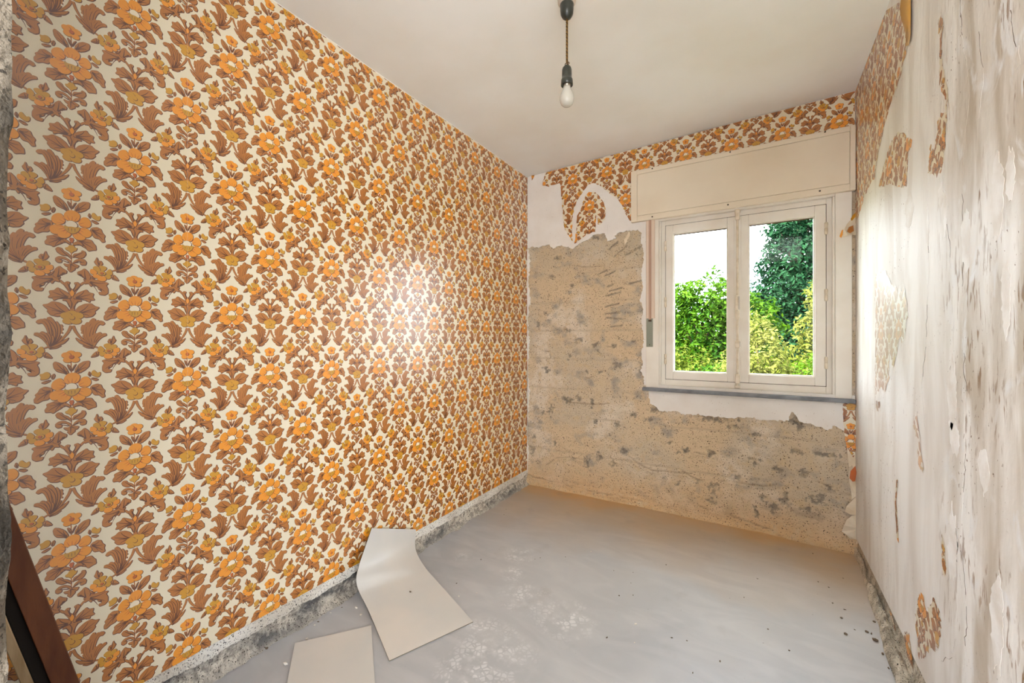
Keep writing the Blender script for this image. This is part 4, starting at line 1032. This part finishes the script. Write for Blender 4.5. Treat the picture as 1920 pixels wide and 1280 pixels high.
for px, py, s in ((1249, 1059, .004), (1151, 1070, .003), (1187, 1073, .003), (1183, 1093, .003), (1161, 1117, .004), (1187, 1116, .004), (1138, 1196, .005), (1260, 1196, .005), (1288, 1201, .004), (1299, 1262, .004), (1534, 1091, .004), (1554, 1101, .005),
                  (1561, 1131, .004), (1578, 1159, .006), (1584, 1143, .006), (1586, 1190, .008), (1625, 1185, .007), (1634, 1188, .005), (1603, 1181, .004), (1581, 1084, .004), (1524, 1038, .004), (1642, 1202, .011), (1655, 1227, .008), (1666, 1253, .005), (1639, 1166, .006),
                  (597, 1166, .005), (610, 1148, .004), (518, 1202, .006), (500, 1216, .006), (641, 1139, .003), (633, 1120, .004), (856, 1094, .004), (902, 1049, .004), (1003, 1048, .003), (1013, 1046, .003), (949, 955, .004), (945, 965, .003), (1060, 1044, .003), (1395, 1120, .003), (1440, 1180, .004), (1350, 1240, .005), (1480, 1220, .004)):
    chip(px, py, s)
for px, py, s in ((1192, 1170, .006), (1190, 1205, .004), (535, 1246, .010), (668, 1140, .008), (677, 1153, .006), (575, 1199, .006), (1108, 1034, .004), (1420, 1085, .004), (620, 1149, .004), (590, 1172, .004), (894, 1112, .004), (860, 1118, .004)):
    chip(px, py, s, True)
x, y = FL(768, 1117); o = link('mortar_crumb', DK[1]); o.location = (x + .004, y, .017); o.scale = (.007,) * 3; tag(o, 'dark mortar crumb lying on the bent vinyl sheet', 'crumb')

# ------------------------------------------------------------------ garden outside
mesh_obj('ground', [(-40, 3.25, -.6), (40, 3.25, -.6), (40, 60, -.6), (-40, 60, -.6)], [(0, 1, 2, 3)], M['ground'], kind='structure')
def tree(name, label, cat_, base, blobs, n, size, lm, seed, trunk_h, trunk_r, group=None, droop=.0, density=.55):
    """blobs: (x, y, z, rx, ry, rz) in metres relative to base; a leaf cloud on a real trunk and limbs"""
    rs = np.random.RandomState(seed); root = empty(name, base); tag(root, label, cat_, group)
    vol = np.array([b[3] * b[4] * b[5] for b in blobs]) ** .75; cnt = np.maximum(60, (n * vol / vol.sum()).astype(int))
    pts, nor = [], []
    for b, c in zip(blobs, cnt):
        d = rs.normal(size=(c, 3)); d /= np.linalg.norm(d, axis=1, keepdims=True)
        r = rs.uniform(density, 1.0, (c, 1)) ** .6 * (1 + .22 * np.sin(d[:, :1] * 7 + b[0] * 5) * np.sin(d[:, 2:] * 6 + b[2] * 3) + .10 * rs.normal(size=(c, 1)))
        pts.append(np.array(b[:3]) + d * r * np.array(b[3:])); nor.append(d)
    P = np.concatenate(pts); D = np.concatenate(nor); c = len(P)
    Nn = D * .7 + rs.normal(size=(c, 3)) * .6 + [0, 0, .5]; Nn /= np.linalg.norm(Nn, axis=1, keepdims=True)
    T = np.cross(Nn, rs.normal(size=(c, 3))); T[:, 2] -= droop; T -= Nn * (T * Nn).sum(1, keepdims=True); T /= np.linalg.norm(T, axis=1, keepdims=True); B = np.cross(Nn, T)
    s = size * rs.uniform(.6, 1.35, (c, 1))
    V = np.stack([P - T * s, P - B * s * .42 + Nn * s * .12, P + T * s, P + B * s * .42 + Nn * s * .12], 1).reshape(-1, 3)
    Fq = np.arange(c * 4).reshape(-1, 4)
    k = np.clip(fbm(P[:, 0] * 1.3 + 9, P[:, 2] * 1.3, seed, 3) * .9 + rs.normal(size=c) * .2 - .0, 0, 1)
    col = np.repeat(np.stack([k, k, k, np.ones(c)], 1), 4, 0)
    mesh_obj('foliage', V.tolist(), Fq.tolist(), lm, root, kind='stuff', cols=col)
    tv, tf = [], []
    def lim(p, r):
        v, f = tube_data(p, r, 7); b = len(tv); tv.extend(v); tf.extend([tuple(i + b for i in q) for q in f])
    lim([(0, 0, 0), (.05, .03, trunk_h * .4), (-.03, 0, trunk_h * .8), (.02, .02, trunk_h)], [trunk_r, trunk_r * .8, trunk_r * .6, trunk_r * .35])
    tk = mesh_obj('trunk', tv, tf, M['bark'], root, smooth=True); tv, tf = [], []
    for b in blobs:
        z0 = min(trunk_h * .9, max(.2, b[2] * .55)); mid = np.array([b[0] * .5, b[1] * .5, (z0 + b[2]) / 2 + .1])
        for e in range(2):
            t = np.array(b[:3]) + rs.uniform(-.8, .8, 3) * np.array(b[3:]); tv, tf = [], []
            lim([(0, 0, z0), tuple(mid), tuple(t)], [trunk_r * .4, trunk_r * .22, trunk_r * .06]); mesh_obj('branch', tv, tf, M['bark'], tk, smooth=True)
    return root
GR = -.6
DL = lambda r, g, b: tuple(c * .21 for c in srgb(r, g, b)[:3]) + (1,)
LM = {'lime': leaf_mat('leaf lime', DL(96, 150, 12), DL(170, 206, 40), .45), 'green': leaf_mat('leaf green', DL(44, 108, 8), DL(128, 184, 28), .4),
      'blue': leaf_mat('leaf blue green', DL(14, 66, 40), DL(52, 122, 70), .3), 'olive': leaf_mat('leaf olive', DL(100, 128, 20), DL(186, 196, 76), .4), 'yellow': leaf_mat('leaf yellow green', DL(150, 166, 44), DL(212, 214, 116), .5)}
def at(px, py, Y): u, v = BW(px, py, Y); return u, v
# left: broad bright tree
x, z = at(1315, 560, 10.9)
tree('leafy_tree', 'broad bright green tree filling the left pane under the sky', 'tree', (x, 10.9, GR),
     [(0, 0, 1.9, 1.1, 1, 1.0), (.25, -.3, 2.7, .75, .7, .62), (-.75, 0, 2.45, .8, .8, .62), (.9, .2, 2.2, .8, .8, .7), (-1.6, .2, 2.0, 1, .9, .9), (-2.6, .5, 1.8, 1, .9, .9), (.0, -.2, 1.0, 1.3, 1, .8), (-1.3, -.3, 1.0, 1.1, .9, .8), (.55, -.2, 2.75, .4, .4, .35), (-.35, -.2, 2.85, .35, .4, .3)], 24000, .062, LM['green'], 1, 2.2, .10)
# right: tall dark blue green tree
x, z = at(1490, 560, 14)
tree('tall_tree', 'tall dark blue-green tree rising above the shrubs', 'tree', (x + .1, 14, GR),
     [(0, 0, 3.1, 1.25, 1.1, .9), (-.05, 0, 4.0, .95, .9, .75), (-.25, 0, 4.75, .62, .7, .5), (.55, .1, 5.1, .75, .7, .55), (.15, 0, 5.9, .8, .8, .7), (.9, 0, 4.2, .8, .8, .7), (-.75, -.2, 2.55, .8, .8, .6), (.3, 0, 6.8, .7, .7, .7), (.2, -.2, 2.0, 1.2, 1, .8), (1.4, .2, 3.0, 1.1, .9, 1.1), (1.2, .1, 5.6, .6, .6, .6), (-.45, 0, 5.35, .3, .35, .35)], 38000, .070, LM['blue'], 2, 6.0, .16, density=.35)
# shrubs in front
x, z = at(1300, 640, 8.6)
tree('olive_shrub', 'low olive green shrub below the broad bright tree', 'shrub', (x, 8.6, GR),
     [(0, 0, .9, .7, .6, .62), (-.6, 0, 1.1, .6, .6, .62), (.45, .1, .75, .6, .5, .5), (-1.2, 0, .9, .7, .6, .7), (-.1, 0, .4, 1.2, .6, .5)], 11000, .042, LM['olive'], 3, .9, .04)
x, z = at(1350, 660, 7.3)
tree('dark_shrub', 'small round dark green shrub between olive and yellow shrubs', 'shrub', (x - .03, 7.3, GR),
     [(0, 0, 1.1, .28, .3, .30), (.1, 0, .8, .35, .3, .35), (-.15, 0, .6, .35, .3, .4)], 3200, .045, LM['green'], 4, .7, .03)
x, z = at(1425, 620, 6.2)
tree('yellow_shrub', 'pale yellow-green shrub in front of the tall dark tree', 'shrub', (x, 6.2, GR),
     [(0, 0, 1.55, .38, .4, .38), (-.15, 0, 1.15, .42, .4, .42), (.2, 0, 1.05, .42, .4, .42), (.1, 0, .6, .7, .5, .5), (-.05, 0, 1.9, .2, .22, .24)], 10000, .032, LM['yellow'], 5, 1.2, .03)
x, z = at(1500, 660, 7.6)
tree('green_shrub', 'fresh green shrub at foot of the tall dark tree', 'shrub', (x, 7.6, GR),
     [(0, 0, 1.0, .55, .5, .48), (.55, 0, 1.2, .5, .5, .5), (.1, 0, .5, .8, .5, .5), (1.1, 0, .9, .6, .5, .7)], 9000, .040, LM['lime'], 6, .9, .04)
x, z = at(1520, 545, 10)
tree('golden_tree', 'slender golden green young tree beside the tall dark tree', 'tree', (x + .22, 10, GR),
     [(0, 0, 2.6, .34, .35, .42), (-.15, 0, 2.0, .36, .35, .36), (.15, 0, 3.05, .28, .3, .34), (.3, 0, 2.2, .42, .4, .5), (-.05, 0, 1.5, .42, .4, .4)], 3600, .048, LM['yellow'], 7, 2.8, .04)
for i, (bx, by, hh, lm) in enumerate(((-7.0, 17, 4.2, 'green'), (-3.4, 20.5, 3.2, 'lime'), (.4, 24, 3.0, 'lime'), (4.6, 18, 4.6, 'green'), (8.5, 21.5, 4.4, 'olive'))):
    tree('hedge_tree', ['rounded green tree standing far back in the garden', 'lime green hedge tree closing the garden behind the broad tree', 'lime green hedge tree closing the garden behind the tall tree', 'tall rounded green tree far back beside the tall dark tree', 'olive green tree at the far end of garden'][i], 'tree', (bx, by, GR),
         [(0, 0, hh * .55, 1.9, 1.2, hh * .42), (-1.2, 0, hh * .4, 1.4, 1, hh * .36), (1.2, 0, hh * .4, 1.4, 1, hh * .36), (.2, -.2, hh * .18, 2.4, 1, hh * .25)], 5000, .14, LM[lm], 20 + i, hh * .6, .12)
